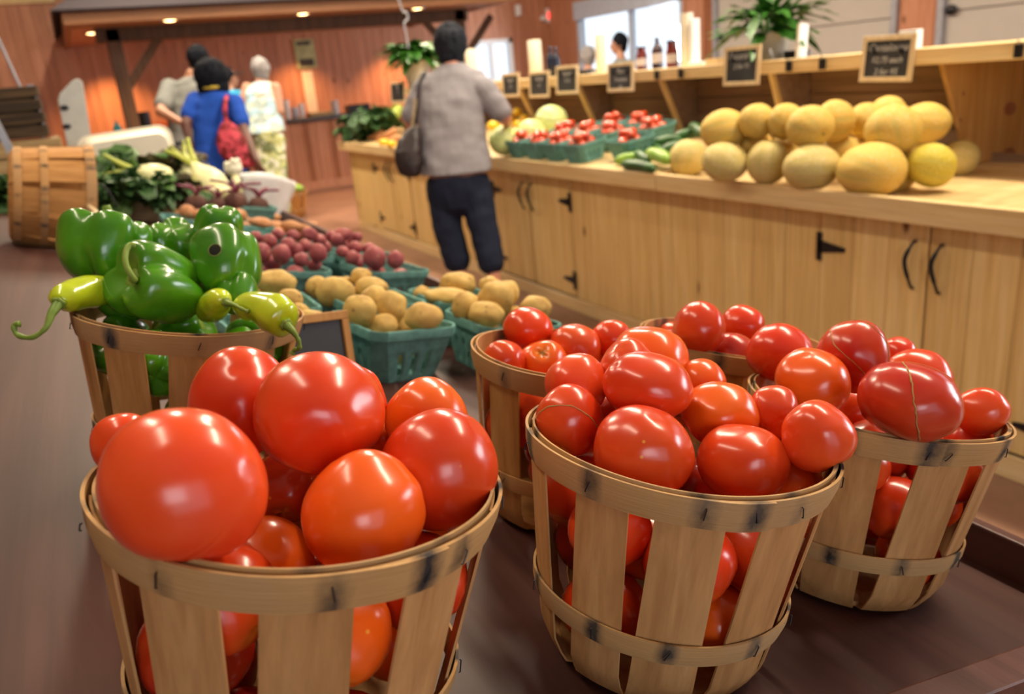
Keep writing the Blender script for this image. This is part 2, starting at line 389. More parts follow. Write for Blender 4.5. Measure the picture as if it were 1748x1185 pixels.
def thing(name, label, cat, loc=(0, 0, 0), rot=None, group=None):
    o = bpy.data.objects.new(name, None); C.objects.link(o)
    m = Matrix.Translation(Vector(loc)) @ (rot.to_4x4() if rot is not None else Matrix.Identity(4))
    o.matrix_world = m; o.empty_display_size = .05
    WM[o.name] = m.copy()
    return tag(o, label, cat, group)
def tag(o, label, cat, group=None):
    o['label'] = label; o['category'] = cat
    if group: o['group'] = group
    return o
def struct(o): o['kind'] = 'structure'; return o
def stuff(o): o['kind'] = 'stuff'; return o
def bevel(o, w_=.002, seg=2):
    m = o.modifiers.new('bevel', 'BEVEL'); m.width = w_; m.segments = seg; m.limit_method = 'ANGLE'; m.angle_limit = radians(40); return o
def RX(a): return Matrix.Rotation(radians(a), 3, 'X')
def RY(a): return Matrix.Rotation(radians(a), 3, 'Y')
def RZ(a): return Matrix.Rotation(radians(a), 3, 'Z')
def axis_rot(z, spin=0):
    return Vector(z).to_track_quat('Z', 'Y').to_matrix() @ RZ(spin)
def simple(name, mb, mat, label, cat, group=None, smooth=False, col=None, loc=None, stain=None, rot=None, auto=None):
    """a thing of one mesh: verts given in world space, origin moved to loc"""
    if loc is None:
        xs = [p.x for p in mb.v]; ys = [p.y for p in mb.v]; zs = [p.z for p in mb.v]
        loc = ((min(xs) + max(xs)) / 2, (min(ys) + max(ys)) / 2, min(zs))
    m = Matrix.Translation(Vector(loc)) @ (rot.to_4x4() if rot is not None else Matrix.Identity(4)); inv = m.inverted()
    mb.v = [inv @ p for p in mb.v]
    o = mb.build(name, mat, None, smooth, col=col, stain=stain, auto=auto)
    o.matrix_world = m; WM[o.name] = m.copy()
    return tag(o, label, cat, group)
def copy_tree(o, parent=None):
    c = o.copy(); C.objects.link(c)
    if parent is not None: c.parent = parent
    for ch in list(o.children): copy_tree(ch, c)
    return c
# the display table slopes towards the aisle: its own frame
TILT = radians(11.8)
TX = Vector((cos(TILT), 0, -sin(TILT))); TY = Vector((0, 1, 0)); TN = Vector((sin(TILT), 0, cos(TILT)))
TR = Matrix((TX, TY, TN)).transposed()
def tab(u, v, h=0.0):           # point above the sloping table top, h measured square to it
    return Vector((0, 0, H)) + TX * u + TY * v + TN * (h - .43)

def root_of(o):
    while o.parent is not None: o = o.parent
    return o
_b = MB.build
def _build(s, name, mat, parent=None, smooth=False, world=False, col=None, stain=None, auto=None):
    if parent is not None and world:
        inv = WM[root_of(parent).name].inverted(); s.v = [inv @ p for p in s.v]
    return _b(s, name, mat, parent, smooth, False, col, stain, auto)
MB.build = _build
random.seed(7)
# ------------------------------------------------------------------ the room
XR, XL, YB, YF, ZC = 8.0, -6.5, 13.5, -4.2, 4.5
fl = struct(MB().bbox((XL, YF, -.1), (XR + .2, YB + .2, 0)).build('floor', 'floor'))
ce = struct(MB().bbox((XL, YF, ZC), (XR + .2, YB + .2, ZC + .1)).build('ceiling', 'ceiling'))
def planks_wall(name, axis, fixed, a0, a1, z0, z1, wid, mat, thick=.02, backing=.08, holes=()):
    """a wall: backing board mesh plus vertical planks as parts; holes = (a0,a1,z0,z1)"""
    sgn = backing / abs(backing)
    mb = MB()
    def seg(mbb, p0, p1, q0, q1, t0, t1):
        if q1 - q0 < .01 or p1 - p0 < .005: return
        if axis == 'x': mbb.bbox((p0, fixed + t0, q0), (p1, fixed + t1, q1))
        else: mbb.bbox((fixed + t0, p0, q0), (fixed + t1, p1, q1))
    cuts = sorted({a0, a1, *[h[0] for h in holes], *[h[1] for h in holes]})
    for p0, p1 in zip(cuts, cuts[1:]):
        mid = (p0 + p1) / 2; hs = [h for h in holes if h[0] <= mid <= h[1]]
        if hs: h = hs[0]; seg(mb, p0, p1, z0, h[2], 0, backing); seg(mb, p0, p1, h[3], z1, 0, backing)
        else: seg(mb, p0, p1, z0, z1, 0, backing)
    wall = struct(mb.build(name, mat))
    if wid:
        p = a0
        while p < a1 - .02:
            q = min(p + wid, a1); mid = (p + q) / 2; hs = [h for h in holes if h[0] - .001 <= mid <= h[1] + .001]
            rngs = [(z0, z1)] if not hs else [(z0, hs[0][2]), (hs[0][3], z1)]
            for r0, r1 in rngs:
                if r1 - r0 < .02: continue
                pm = MB(); seg(pm, p + .003, q - .003, r0, r1, -thick * sgn * (1 + .15 * random.random()), 0)
                pm.build('plank', mat, wall)
            p = q
    return wall
BW = [6.403, 7.226, 1.25, 1.98]
planks_wall('wall_back', 'x', YB, XL, XR, 0, ZC, .145, 'redpine', holes=((BW[0], BW[1], BW[2], BW[3]),))
planks_wall('wall_right', 'y', XR, 3.2, YB, 0, ZC, .16, 'redpine', holes=((9.72, 12.5, .95, 2.22), (6.2, 9.05, 0, 3.3), (3.2, 5.72, 0, 3.3)))
lw = struct(MB().bbox((XL - .1, YF, 0), (XL, YB, ZC)).build('wall_left', 'redpine'))
struct(MB().bbox((XR, YF, 0), (XR + .1, -1.6, 3.0)).build('wall_right_front', 'redpine'))
fw = MB(); fw.bbox((XL, YF - .1, 0), (-1.6, YF, 3.2)); fw.bbox((1.8, YF - .1, 0), (XR, YF, 3.2)); struct(fw.build('wall_front', 'redpine'))
# upper part of the right wall above the open roller door, and the piers of the open front
struct(MB().bbox((XR, YF, 3.0), (XR + .1, 3.2, ZC)).build('trim_1', 'redpine'))
struct(MB().bbox((XL, YF - .1, 3.2), (XR, YF, ZC)).build('trim_2', 'redpine'))
# window in the right wall
def window(name, axis, fixed, a0, a1, z0, z1, mull, mat='bluewhite', d=.1):
    def bb(mb, p0, p1, q0, q1, t0, t1):
        if axis == 'y': mb.bbox((fixed + t0, p0, q0), (fixed + t1, p1, q1))
        else: mb.bbox((p0, fixed + t0, q0), (p1, fixed + t1, q1))
        return mb
    fr = MB(); f = .07
    bb(fr, a0, a0 + f, z0, z1, -.03, d); bb(fr, a1 - f, a1, z0, z1, -.03, d); bb(fr, a0, a1, z0, z0 + f, -.03, d); bb(fr, a0, a1, z1 - f, z1, -.03, d)
    wn = struct(fr.build(name, mat))
    for m_ in mull: bb(MB(), m_ - .035, m_ + .035, z0, z1, -.01, d * .8).build('mullion', mat, wn)
    es = [a0] + list(mull) + [a1]
    for p, q in zip(es, es[1:]): bb(MB(), p + .03, q - .03, z0 + .05, z1 - .05, .03, .036).build('pane', 'glass', wn)
    bb(MB(), a0 - .05, a1 + .05, z0 - .04, z0, -.12, .02).build('window_sill', mat, wn)
    return wn
w1 = window('window_1', 'y', XR, 9.72, 12.5, .95, 2.22, (11.0,))
MB().bbox((XR - .10, 9.75, 2.14), (XR - .03, 12.47, 2.42)).build('rolled_blind', 'blind', w1)
window('window_light_patch', 'x', YB, BW[0], BW[1], BW[2], BW[3], ((BW[0] + BW[1]) / 2,), 'white')  # window added to make the bright patch of light on the back wall
# closed sectional garage doors in the right wall, each with its steel tracks
for k, (a, b_) in enumerate(((6.2, 9.05), (3.2, 5.72))):
    d = struct(MB().bbox((XR + .03, a, 0), (XR + .05, b_, 3.3)).build('door_%d' % (k + 1), 'garage'))
    z = 0
    while z < 3.3:
        mb = MB().bbox((XR - .01, a + .01, z + .006), (XR + .03, b_ - .01, min(3.3, z + .53) - .006))
        bevel(mb.build('panel', 'garage', d), .006); z += .53
    for y_ in (a + .03, b_ - .03):
        MB().bbox((XR - .07, y_ - .035, 0), (XR - .02, y_ + .035, 3.3)).build('track', 'greymetal', d)
    for z_ in (1.6, 2.6):
        MB().ell((XR - .05, b_ - .14, z_), (.03, .06, .05)).build('roller_bracket', 'iron', d, True)
struct(MB().bbox((XR - .04, 9.08, 0), (XR, 9.26, 3.4)).build('trim_3', 'redtrim'))
struct(MB().bbox((XR - .03, 5.78, 0), (XR, 6.16, 3.4)).build('trim_4', 'redpine'))
struct(MB().bbox((XL, YB - .06, 2.86), (.2, YB - .02, 2.98)).build('trim_5', 'pine_y'))
struct(MB().bbox((XL, YB - .045, 0), (XR, YB - .02, .14)).build('baseboard_back', 'redtrim'))

# ------------------------------------------------------------------ the sloping display table
T = thing('display_table', 'long sloping brown-stained display table carrying all the baskets, with a raised edge board', 'table', (.25, 2.6, 0))
V0, V1, U0, U1 = .352, 5.25, -.42, .965
nb = 6; bw = (U1 - U0) / nb
def tbox(u0, u1, v0, v1, h0, h1):
    mb = MB(); mb.add([tab(u, v, h) for h in (h0, h1) for v in (v0, v1) for u in (u0, u1)], [(0, 2, 3, 1), (4, 5, 7, 6), (0, 1, 5, 4), (2, 6, 7, 3), (0, 4, 6, 2), (1, 3, 7, 5)]); return mb
bevel(tbox(U0, U1, V0, V1, -.025, 0).build('tabletop', 'table', T, world=True), .002)
bevel(tbox(U1, U1 + .022, V0 - .03, V1 + .02, -.09, .047).build('edge_board', 'tedge', T, world=True), .003)
bevel(tbox(U0, U1, V0 - .037, V0, -.09, .030).build('edge_board', 'tedge', T, world=True), .003)
bevel(tbox(U0, U1, V1, V1 + .022, -.09, .03).build('edge_board', 'tedge', T, world=True), .003)
# other half of the ridge, sloping down to the far side
pk = tab(U0, 0); lowx = pk.x - 1.1
mb = MB(); mb.add([(pk.x, V0, pk.z), (pk.x, V1, pk.z), (lowx, V1, pk.z - .24), (lowx, V0, pk.z - .24), (pk.x, V0, pk.z - .025), (pk.x, V1, pk.z - .025), (lowx, V1, pk.z - .265), (lowx, V0, pk.z - .265)], [(0, 1, 2, 3), (7, 6, 5, 4), (0, 3, 7, 4), (1, 5, 6, 2), (3, 2, 6, 7), (0, 4, 5, 1)])
mb.build('far_side_tabletop', 'table', T, world=True)
for u in (U0 + .05, U1 - .06):
    for v in (V0 + .06, 2.7, V1 - .08):
        p = tab(u, v, -.03); MB().bbox((p.x - .04, v - .04, 0), (p.x + .04, v + .04, p.z)).build('leg', 'tedge', T, world=True)
for v in (V0 + .06, 2.7, V1 - .08):
    MB().bbox((lowx + .02, v - .04, 0), (lowx + .1, v + .04, pk.z - .27)).build('leg', 'tedge', T, world=True)

# ------------------------------------------------------------------ splint baskets
def make_basket(label, u, v, spin=0, warm=False, rt=.13, rb=.097, hh=.205, nsl=10, sw=.0505, seed=1, stainy=1.0, group='splint baskets of produce', rot=None, loc=None, lower=.33, seam=200, mid=None):
    rnd = random.Random(seed)
    R_ = (rot if rot is not None else TR @ RZ(spin))
    B = thing('splint_basket', label, 'basket', loc if loc is not None else tab(u, v, 0), R_, group)
    smat = 'slat_warm' if warm else 'slat'; hmat = 'hoop_warm' if warm else 'hoop'
    def rad(z): return rb + (rt - rb) * (z / hh) ** .9
    k = hh / .205
    for i in range(nsl):
        a0 = 2 * pi * i / nsl + rnd.uniform(-.04, .04); w_ = sw * rnd.uniform(.9, 1.08); lean = rnd.uniform(-.02, .02)
        prof = [(rb * .45, .004), (rb * .8, .004), (rb * .93, .007), (rb * .99, .016), (rad(.03), .03)] + [(rad(z), z) for z in (hh * .3, hh * .5, hh * .7, hh * .86, hh - .001)]
        th = .0016; mb = MB(); vs = []; n = 5
        for off in (0, th):
            for j, (r, z) in enumerate(prof):
                for q in range(n):
                    s_ = (q / (n - 1) - .5) * w_; rr = r - off
                    ang = a0 + lean * (z / hh)
                    # nearly flat board: tangent offset, slightly cupped
                    x = rr - (s_ * s_) / (2 * max(rr, .05)) * .75; y = s_
                    vs.append((x * cos(ang) - y * sin(ang), x * sin(ang) + y * cos(ang), z + off * (1 if j < 3 else 0)))
        P = len(prof); fs = []
        for o_, fl_ in ((0, False), (P * n, True)):
            for j in range(P - 1):
                for q in range(n - 1):
                    a = o_ + j * n + q; f = (a, a + 1, a + n + 1, a + n); fs.append(f[::-1] if fl_ else f)
        for j in range(P - 1):
            for q in (0, n - 1):
                a = j * n + q; b = a + P * n; f = (a, a + n, b + n, b); fs.append(f if q == 0 else f[::-1])
        for q in range(n - 1):
            for j in (0, P - 1):
                a = j * n + q; b = a + P * n; f = (a, b, b + 1, a + 1); fs.append(f if j == 0 else f[::-1])
        mb.add(vs, fs); mb.build('slat', smat, B, auto=.6)
    MB().lathe([(.001, .006), (rb * .86, .006), (rb * .86, .011), (.001, .011)], 28).build('base', smat, B)
    def hoop(name, z0, z1, r0, r1, th, ov=24, st0=0):
        """a splint band with overlapping ends; r0 bottom radius, r1 top radius (outer)"""
        N = 120; tot = 2 * pi + radians(ov); a_s = radians(seam + st0)
        stap = []
        for i in range(nsl): stap.append((2 * pi * i / nsl + rnd.uniform(-.08, .08), rnd.uniform(.35, 1)))
        if rnd.random() < .9: stap.append((a_s + radians(ov) * .75, .8))
        vs = []; uv = []; st = []
        rows = [(r0, z0), ((r0 + r1) / 2 + .0012, (z0 + z1) / 2), (r1, z1)]
        for i in range(N + 1):
            t = i / N; a = a_s + tot * t
            lift = th * (1.1 if t > 1 - radians(ov) / tot else 0) * min(1, (t - (1 - radians(ov) / tot)) * 30 if t > 1 - radians(ov) / tot else 0)
            wz = .0012 * sin(3 * a + seed) 
            for side in (0, 1):
                for r, z in (rows if side == 0 else rows[::-1]):
                    rr = r + lift - (th if side else 0)
                    vs.append((rr * cos(a), rr * sin(a), z + wz)); uv.append((t, (z - z0) / (z1 - z0)))
                    s_ = 0
                    for (sa, ss) in stap:
                        d_ = abs((a - sa + pi) % (2 * pi) - pi) * rt
                        s_ = max(s_, ss * stainy * math.exp(-(d_ / .010) ** 2) * (1 - .35 * abs((z - (z0 + z1) / 2) / (z1 - z0))))
                    st.append(s_)
        fs = []; L = 6
        for i in range(N):
            for q in range(L):
                a = i * L + q; b = i * L + (q + 1) % L; fs.append((a, a + L, b + L, b))
        fs.append(tuple(range(L))); fs.append(tuple(N * L + q for q in range(L - 1, -1, -1)))
        mb = MB(); mb.add(vs, fs); o = mb.build(name, hmat, B, stain=st)
        ul = o.data.uv_layers.new(name='uv')
        for lp in o.data.loops: ul.data[lp.index].uv = uv[lp.vertex_index]
        auto_smooth(o.data, .6)
        # wire staples
        sm = None
        for (sa, ss) in stap:
            r = (r0 + r1) / 2 + .0028
            if sm is None:
                mbs = MB().tube([(0, -.0006, -.0045), (.0012, -.0006, -.004), (.0012, .0006, .004), (0, .0006, .0045)], .00055, 5)
                so = mbs.build('staple', 'staple', o); sm = so.data
            else: so = bpy.data.objects.new('staple', sm); C.objects.link(so); so.parent = o
            so.matrix_basis = Matrix.Translation((r * cos(sa), r * sin(sa), (z0 + z1) / 2)) @ Matrix.Rotation(sa, 4, 'Z') @ Matrix.Rotation(rnd.uniform(-.6, .6), 4, 'X')
        return o
    hw = .0245 * k
    hoop('rim_hoop', hh - hw + .003, hh + .003, rad(hh - hw) + .0032, rt + .0048, .0024)
    hoop('inner_hoop', hh - .016 * k, hh + .0045, rad(hh - .016) - .0025, rt - .0015, .0018, st0=60)
    zl = hh * lower
    hoop('lower_hoop', zl - .0095 * k, zl + .0095 * k, rad(zl - .009) + .0034, rad(zl + .009) + .0042, .0022, 18, 140)
    if mid: 
        zl = hh * mid; hoop('middle_hoop', zl - .0095 * k, zl + .0095 * k, rad(zl - .009) + .0034, rad(zl + .009) + .0042, .0022, 18, 40)
    return B
G_B = 'splint baskets of tomatoes'
make_basket('nearest splint basket of big tomatoes, front left of the table, weathered rim', .135, .51, 8, seed=11, seam=260, group=G_B, nsl=10)
make_basket('centre front splint basket heaped with tomatoes, its greyed rim overlapping', .461, .51, 22, seed=12, seam=215, group=G_B)
make_basket('right-hand splint basket of tomatoes beside the raised table edge', .767, .549, -4, seed=13, seam=225, group=G_B)
make_basket('splint basket of smaller tomatoes behind the two front ones, bare rim at left', .54, .79, 15, seed=14, seam=20, stainy=.7, warm=True, group=G_B)
make_basket('mostly hidden splint basket of tomatoes at the back nearest the pine counter', .83, .835, 5, seed=15, seam=20, warm=True, group=G_B)
make_basket('warm brown splint basket of green peppers behind the front left tomatoes', .13, 1.05, 12, seed=16, seam=100, warm=True, stainy=.9, group='splint basket of peppers')

# ------------------------------------------------------------------ tomatoes
def sphere_obj(fn, c, r, rz, R_, name, mat, label, cat, group, col=None, nu=40, nv=26, stain_fn=None, shape_rot=None):
    """unit shape fn(theta,phi)->Vector, turned by shape_rot, squashed along the frame's z, placed"""
    mb = MB(); st = []
    def f2(t, p):
        q = fn(t, p)
        if stain_fn: st.append(stain_fn(t, p))
        if shape_rot is not None: q = shape_rot @ q
        q = Vector((q.x * r, q.y * r, q.z * rz)); return Vector(c) + R_ @ q
    mb.ball(f2, nu, nv)
    o = simple(name, mb, mat, label, cat, group, True, col, loc=c, stain=st if stain_fn else None, rot=R_)
    return o
def tomato_fn(rnd):
    lobes = rnd.choice([3, 4, 5, 5, 6]); amp = rnd.uniform(.008, .035); ph = rnd.uniform(0, 6); a2 = rnd.uniform(.0, .04); p2 = rnd.uniform(0, 6); point = rnd.uniform(-.02, .05)
    off = Vector((rnd.uniform(0, 50), rnd.uniform(0, 50), 0)); wob = rnd.uniform(.05, .10)
    def fn(t, p):
        s = sin(t)
        r = 1 + amp * cos(lobes * p + ph) * s * (1 if t < 1.6 else .3) + a2 * cos(2 * p + p2) * s
        x, y, z = s * cos(p), s * sin(p), cos(t)
        r += wob * noise.noise(Vector((x, y, z)) * 1.1 + off)
        z2 = z * (1 - .0) - .16 * math.exp(-(t / .30) ** 2) * (1 + .25 * cos(lobes * p + ph)) + .02 * math.exp(-((t - .5) / .3) ** 2)
        z2 -= point * math.exp(-((pi - t) / .22) ** 2) - .03 * math.exp(-((pi - t) / .08) ** 2)
        return Vector((x * r, y * r, z2 * r))
    return fn
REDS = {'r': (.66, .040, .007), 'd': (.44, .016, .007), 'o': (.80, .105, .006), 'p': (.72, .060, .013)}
def tomato(c, r, rz, label, group, shade='r', seed=1, axis=None, scar=False, hi=1):
    rnd = random.Random(seed); fn = tomato_fn(rnd)
    if axis is None:
        a = rnd.uniform(0, 2 * pi); tl = rnd.uniform(.35, 1.2)
        ax = Vector((sin(tl) * cos(a), sin(tl) * sin(a), -cos(tl)))
    else: ax = Vector(axis).normalized()
    sr = axis_rot(ax, rnd.uniform(0, 360))
    col = tuple(min(1, x * rnd.uniform(.92, 1.1)) for x in REDS[shade])
    stf = (lambda t, p: .9 * math.exp(-(t / .34) ** 2) * (.8 + .2 * cos(5 * p))) 
    o = sphere_obj(fn, c, r, rz, TR, 'tomato', 'tomato', label, 'tomato', group, col, 44 if hi else 22, 28 if hi else 14, stf, sr)
    if axis is not None and scar:
        # little brown star left by the stalk
        mb = MB(); top = Vector((0, 0, fn(0, 0).z))
        for k in range(6):
            a = k * pi / 3 + .2; pts = []
            for q in range(4):
                rr = .02 + .05 * q * (1 + .3 * sin(k * 2.1)); t_ = rr; P = fn(t_, a); pts.append(P * 1.012)
            mb.tube(pts, [.018, .014, .01, .004], 5)
        mb.v = [Vector(((sr @ p).x * r, (sr @ p).y * r, (sr @ p).z * rz)) for p in mb.v]
        mb.build('stem_scar', 'stemscar', o, True)
    o['_fn'] = 0; del o['_fn']
    return o, fn, sr
def surf_line(o, fn, sr, r, rz, pts, rad, name='healed_crack', mat='scartan'):
    """a thin raised line on the skin through directions given in the table frame"""
    mb = MB(); P = []
    inv = sr.inverted()
    n = 26
    for i in range(n + 1):
        t = i / n * (len(pts) - 1); k = min(int(t), len(pts) - 2); d = (Vector(pts[k]).normalized() * (1 - (t - k)) + Vector(pts[k + 1]).normalized() * (t - k)).normalized()
        wb = Vector((noise.noise(d * 9), noise.noise(d * 9 + Vector((5, 5, 5))), 0)) * .03
        q = inv @ (d + wb).normalized(); th = math.acos(max(-1, min(1, q.z))); ph = math.atan2(q.y, q.x)
        s = sr @ fn(th, ph); P.append(Vector((s.x * r, s.y * r, s.z * rz)) * 1.002)
    mb.tube(P, [rad * (.6 + .8 * abs(noise.noise(Vector((i * .8, 1, 2))))) for i in range(n + 1)], 5)
    return mb.build(name, mat, o, True)
TOM = {
 'b1': [(0.0104, 0.4422, 1.2023, 0.0440, 0.0432), (0.1068, 0.4468, 1.1478, 0.0375, 0.0397), (0.1069, 0.5300, 1.1885, 0.0447, 0.0418), (0.1720, 0.4784, 1.1452, 0.0404, 0.0423), (0.0530, 0.5567, 1.0670, 0.0387, 0.0382), (0.0676, 0.6119, 1.1805, 0.0402, 0.0411), (0.1913, 0.5468, 1.1520, 0.0320, 0.0338), (0.1423, 0.5833, 1.1663, 0.0290, 0.0313), (-0.0160, 0.5551, 1.1920, 0.0205, 0.0219), (0.0880, 0.6099, 1.1006, 0.0304, 0.0296), (0.1649, 0.5834, 1.1260, 0.0197, 0.0201), (0.1676, 0.5314, 1.0473, 0.0280, 0.0266), (0.0049, 0.5927, 1.0592, 0.0296, 0.0272)],
 'b2': [(0.3533, 0.4908, 1.0987, 0.0414, 0.0356), (0.4406, 0.4691, 1.0680, 0.0391, 0.0345), (0.3279, 0.5647, 1.1062, 0.0299, 0.0323), (0.4921, 0.4363, 1.0891, 0.0299, 0.0304), (0.3963, 0.5407, 1.1278, 0.0390, 0.0313), (0.4656, 0.5254, 1.0863, 0.0349, 0.0295), (0.5161, 0.5112, 1.0786, 0.0245, 0.0265), (0.4887, 0.4573, 1.0403, 0.0258, 0.0255), (0.3629, 0.6047, 1.1199, 0.0296, 0.0281), (0.4135, 0.5956, 1.1231, 0.0277, 0.0297), (0.4964, 0.5881, 1.0898, 0.0254, 0.0247), (0.4623, 0.6259, 1.1147, 0.0389, 0.0328), (0.3693, 0.6100, 1.0234, 0.0286, 0.0275), (0.4678, 0.5707, 0.9915, 0.0318, 0.0279), (0.4033, 0.6150, 1.0686, 0.0259, 0.0247)],
 'b3': [(0.6389, 0.4601, 1.0740, 0.0467, 0.0371), (0.6203, 0.5594, 1.0672, 0.0385, 0.0348), (0.6739, 0.6579, 1.0604, 0.0377, 0.0345), (0.6875, 0.5646, 1.0786, 0.0370, 0.0400), (0.7739, 0.4724, 1.0202, 0.0257, 0.0257), (0.7810, 0.4857, 0.9762, 0.0260, 0.0253), (0.7998, 0.5653, 1.0220, 0.0386, 0.0344), (0.8224, 0.6133, 1.0324, 0.0231, 0.0232), (0.7207, 0.5895, 0.9937, 0.0325, 0.0306), (0.7261, 0.6402, 0.9631, 0.0346, 0.0333), (0.7908, 0.5356, 0.9443, 0.0318, 0.0272)],
 'b4': [(0.3985, 0.8308, 1.0706, 0.0249, 0.0269), (0.4489, 0.8267, 1.0530, 0.0313, 0.0335), (0.4654, 0.8901, 1.0840, 0.0329, 0.0278), (0.5049, 0.8381, 1.0621, 0.0337, 0.0296), (0.5563, 0.8339, 1.0622, 0.0258, 0.0252), (0.5434, 0.8597, 1.0224, 0.0297, 0.0284), (0.5045, 0.8800, 0.9900, 0.0316, 0.0305)],
 'b5': [(0.6703, 0.7959, 1.0582, 0.0344, 0.0372), (0.7246, 0.7946, 1.0055, 0.0347, 0.0337), (0.8227, 0.8767, 1.0108, 0.0320, 0.0305), (0.7380, 0.9350, 0.9927, 0.0284, 0.0266), (0.7644, 0.9340, 0.9432, 0.0308, 0.0310), (0.8495, 0.8773, 0.9619, 0.0300, 0.0302)]}
TL = {
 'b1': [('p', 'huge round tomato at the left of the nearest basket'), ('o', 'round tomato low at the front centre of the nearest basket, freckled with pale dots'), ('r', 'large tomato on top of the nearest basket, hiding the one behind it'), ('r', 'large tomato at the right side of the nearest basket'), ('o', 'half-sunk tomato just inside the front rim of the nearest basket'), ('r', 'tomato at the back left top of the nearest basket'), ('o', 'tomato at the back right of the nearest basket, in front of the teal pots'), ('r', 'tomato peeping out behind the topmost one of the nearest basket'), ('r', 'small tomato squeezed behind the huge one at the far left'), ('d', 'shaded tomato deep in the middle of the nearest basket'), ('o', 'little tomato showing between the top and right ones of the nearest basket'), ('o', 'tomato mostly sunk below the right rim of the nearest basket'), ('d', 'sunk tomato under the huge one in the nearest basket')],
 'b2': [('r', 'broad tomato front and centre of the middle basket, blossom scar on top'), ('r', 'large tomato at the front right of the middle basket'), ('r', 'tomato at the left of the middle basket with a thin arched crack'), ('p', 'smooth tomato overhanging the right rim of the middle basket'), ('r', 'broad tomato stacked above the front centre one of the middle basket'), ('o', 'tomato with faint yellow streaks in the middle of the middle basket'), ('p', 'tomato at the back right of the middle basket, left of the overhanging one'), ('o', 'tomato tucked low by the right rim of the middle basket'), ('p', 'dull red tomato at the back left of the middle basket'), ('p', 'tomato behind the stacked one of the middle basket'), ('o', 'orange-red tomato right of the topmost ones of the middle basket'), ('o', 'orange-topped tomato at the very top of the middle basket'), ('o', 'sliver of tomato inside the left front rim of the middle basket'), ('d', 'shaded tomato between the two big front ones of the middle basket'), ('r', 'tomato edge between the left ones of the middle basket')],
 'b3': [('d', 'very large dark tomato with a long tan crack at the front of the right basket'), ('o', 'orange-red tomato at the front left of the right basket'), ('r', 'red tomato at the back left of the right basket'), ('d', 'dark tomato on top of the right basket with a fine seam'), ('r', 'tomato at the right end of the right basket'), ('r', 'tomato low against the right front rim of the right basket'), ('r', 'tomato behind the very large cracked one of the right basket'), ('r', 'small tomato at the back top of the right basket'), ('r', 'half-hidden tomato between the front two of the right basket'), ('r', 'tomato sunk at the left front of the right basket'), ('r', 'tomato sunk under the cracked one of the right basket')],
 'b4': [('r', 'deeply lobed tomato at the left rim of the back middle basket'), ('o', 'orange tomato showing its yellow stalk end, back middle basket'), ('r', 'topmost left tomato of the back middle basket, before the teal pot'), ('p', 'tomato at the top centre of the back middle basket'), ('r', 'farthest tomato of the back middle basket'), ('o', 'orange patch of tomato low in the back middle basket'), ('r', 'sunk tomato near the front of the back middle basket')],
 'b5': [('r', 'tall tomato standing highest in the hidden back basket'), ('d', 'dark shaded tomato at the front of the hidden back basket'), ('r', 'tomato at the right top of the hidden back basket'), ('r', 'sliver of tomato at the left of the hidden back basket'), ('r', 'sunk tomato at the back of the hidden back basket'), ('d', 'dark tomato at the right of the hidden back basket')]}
BN = {'b1': 'nearest', 'b2': 'middle', 'b3': 'right', 'b4': 'back middle', 'b5': 'hidden back'}
AX = {('b4', 1): (-.45, -.55, .75), ('b2', 0): (.1, .35, -.9), ('b1', 1): (.95, .2, .35)}
tobj = {}
for bn, L in TOM.items():
    for i, (x, y, z, r, rz) in enumerate(L):
        sh, lb = TL[bn][i]
        ax = AX.get((bn, i))
        o, fn, sr = tomato((x, y, z), r, rz, lb, 'tomatoes heaped in the %s basket' % BN[bn], sh, ord(bn[1]) * 31 + i * 7, ax, scar=(bn, i) == ('b4', 1))
        tobj[(bn, i)] = (o, fn, sr, r, rz)
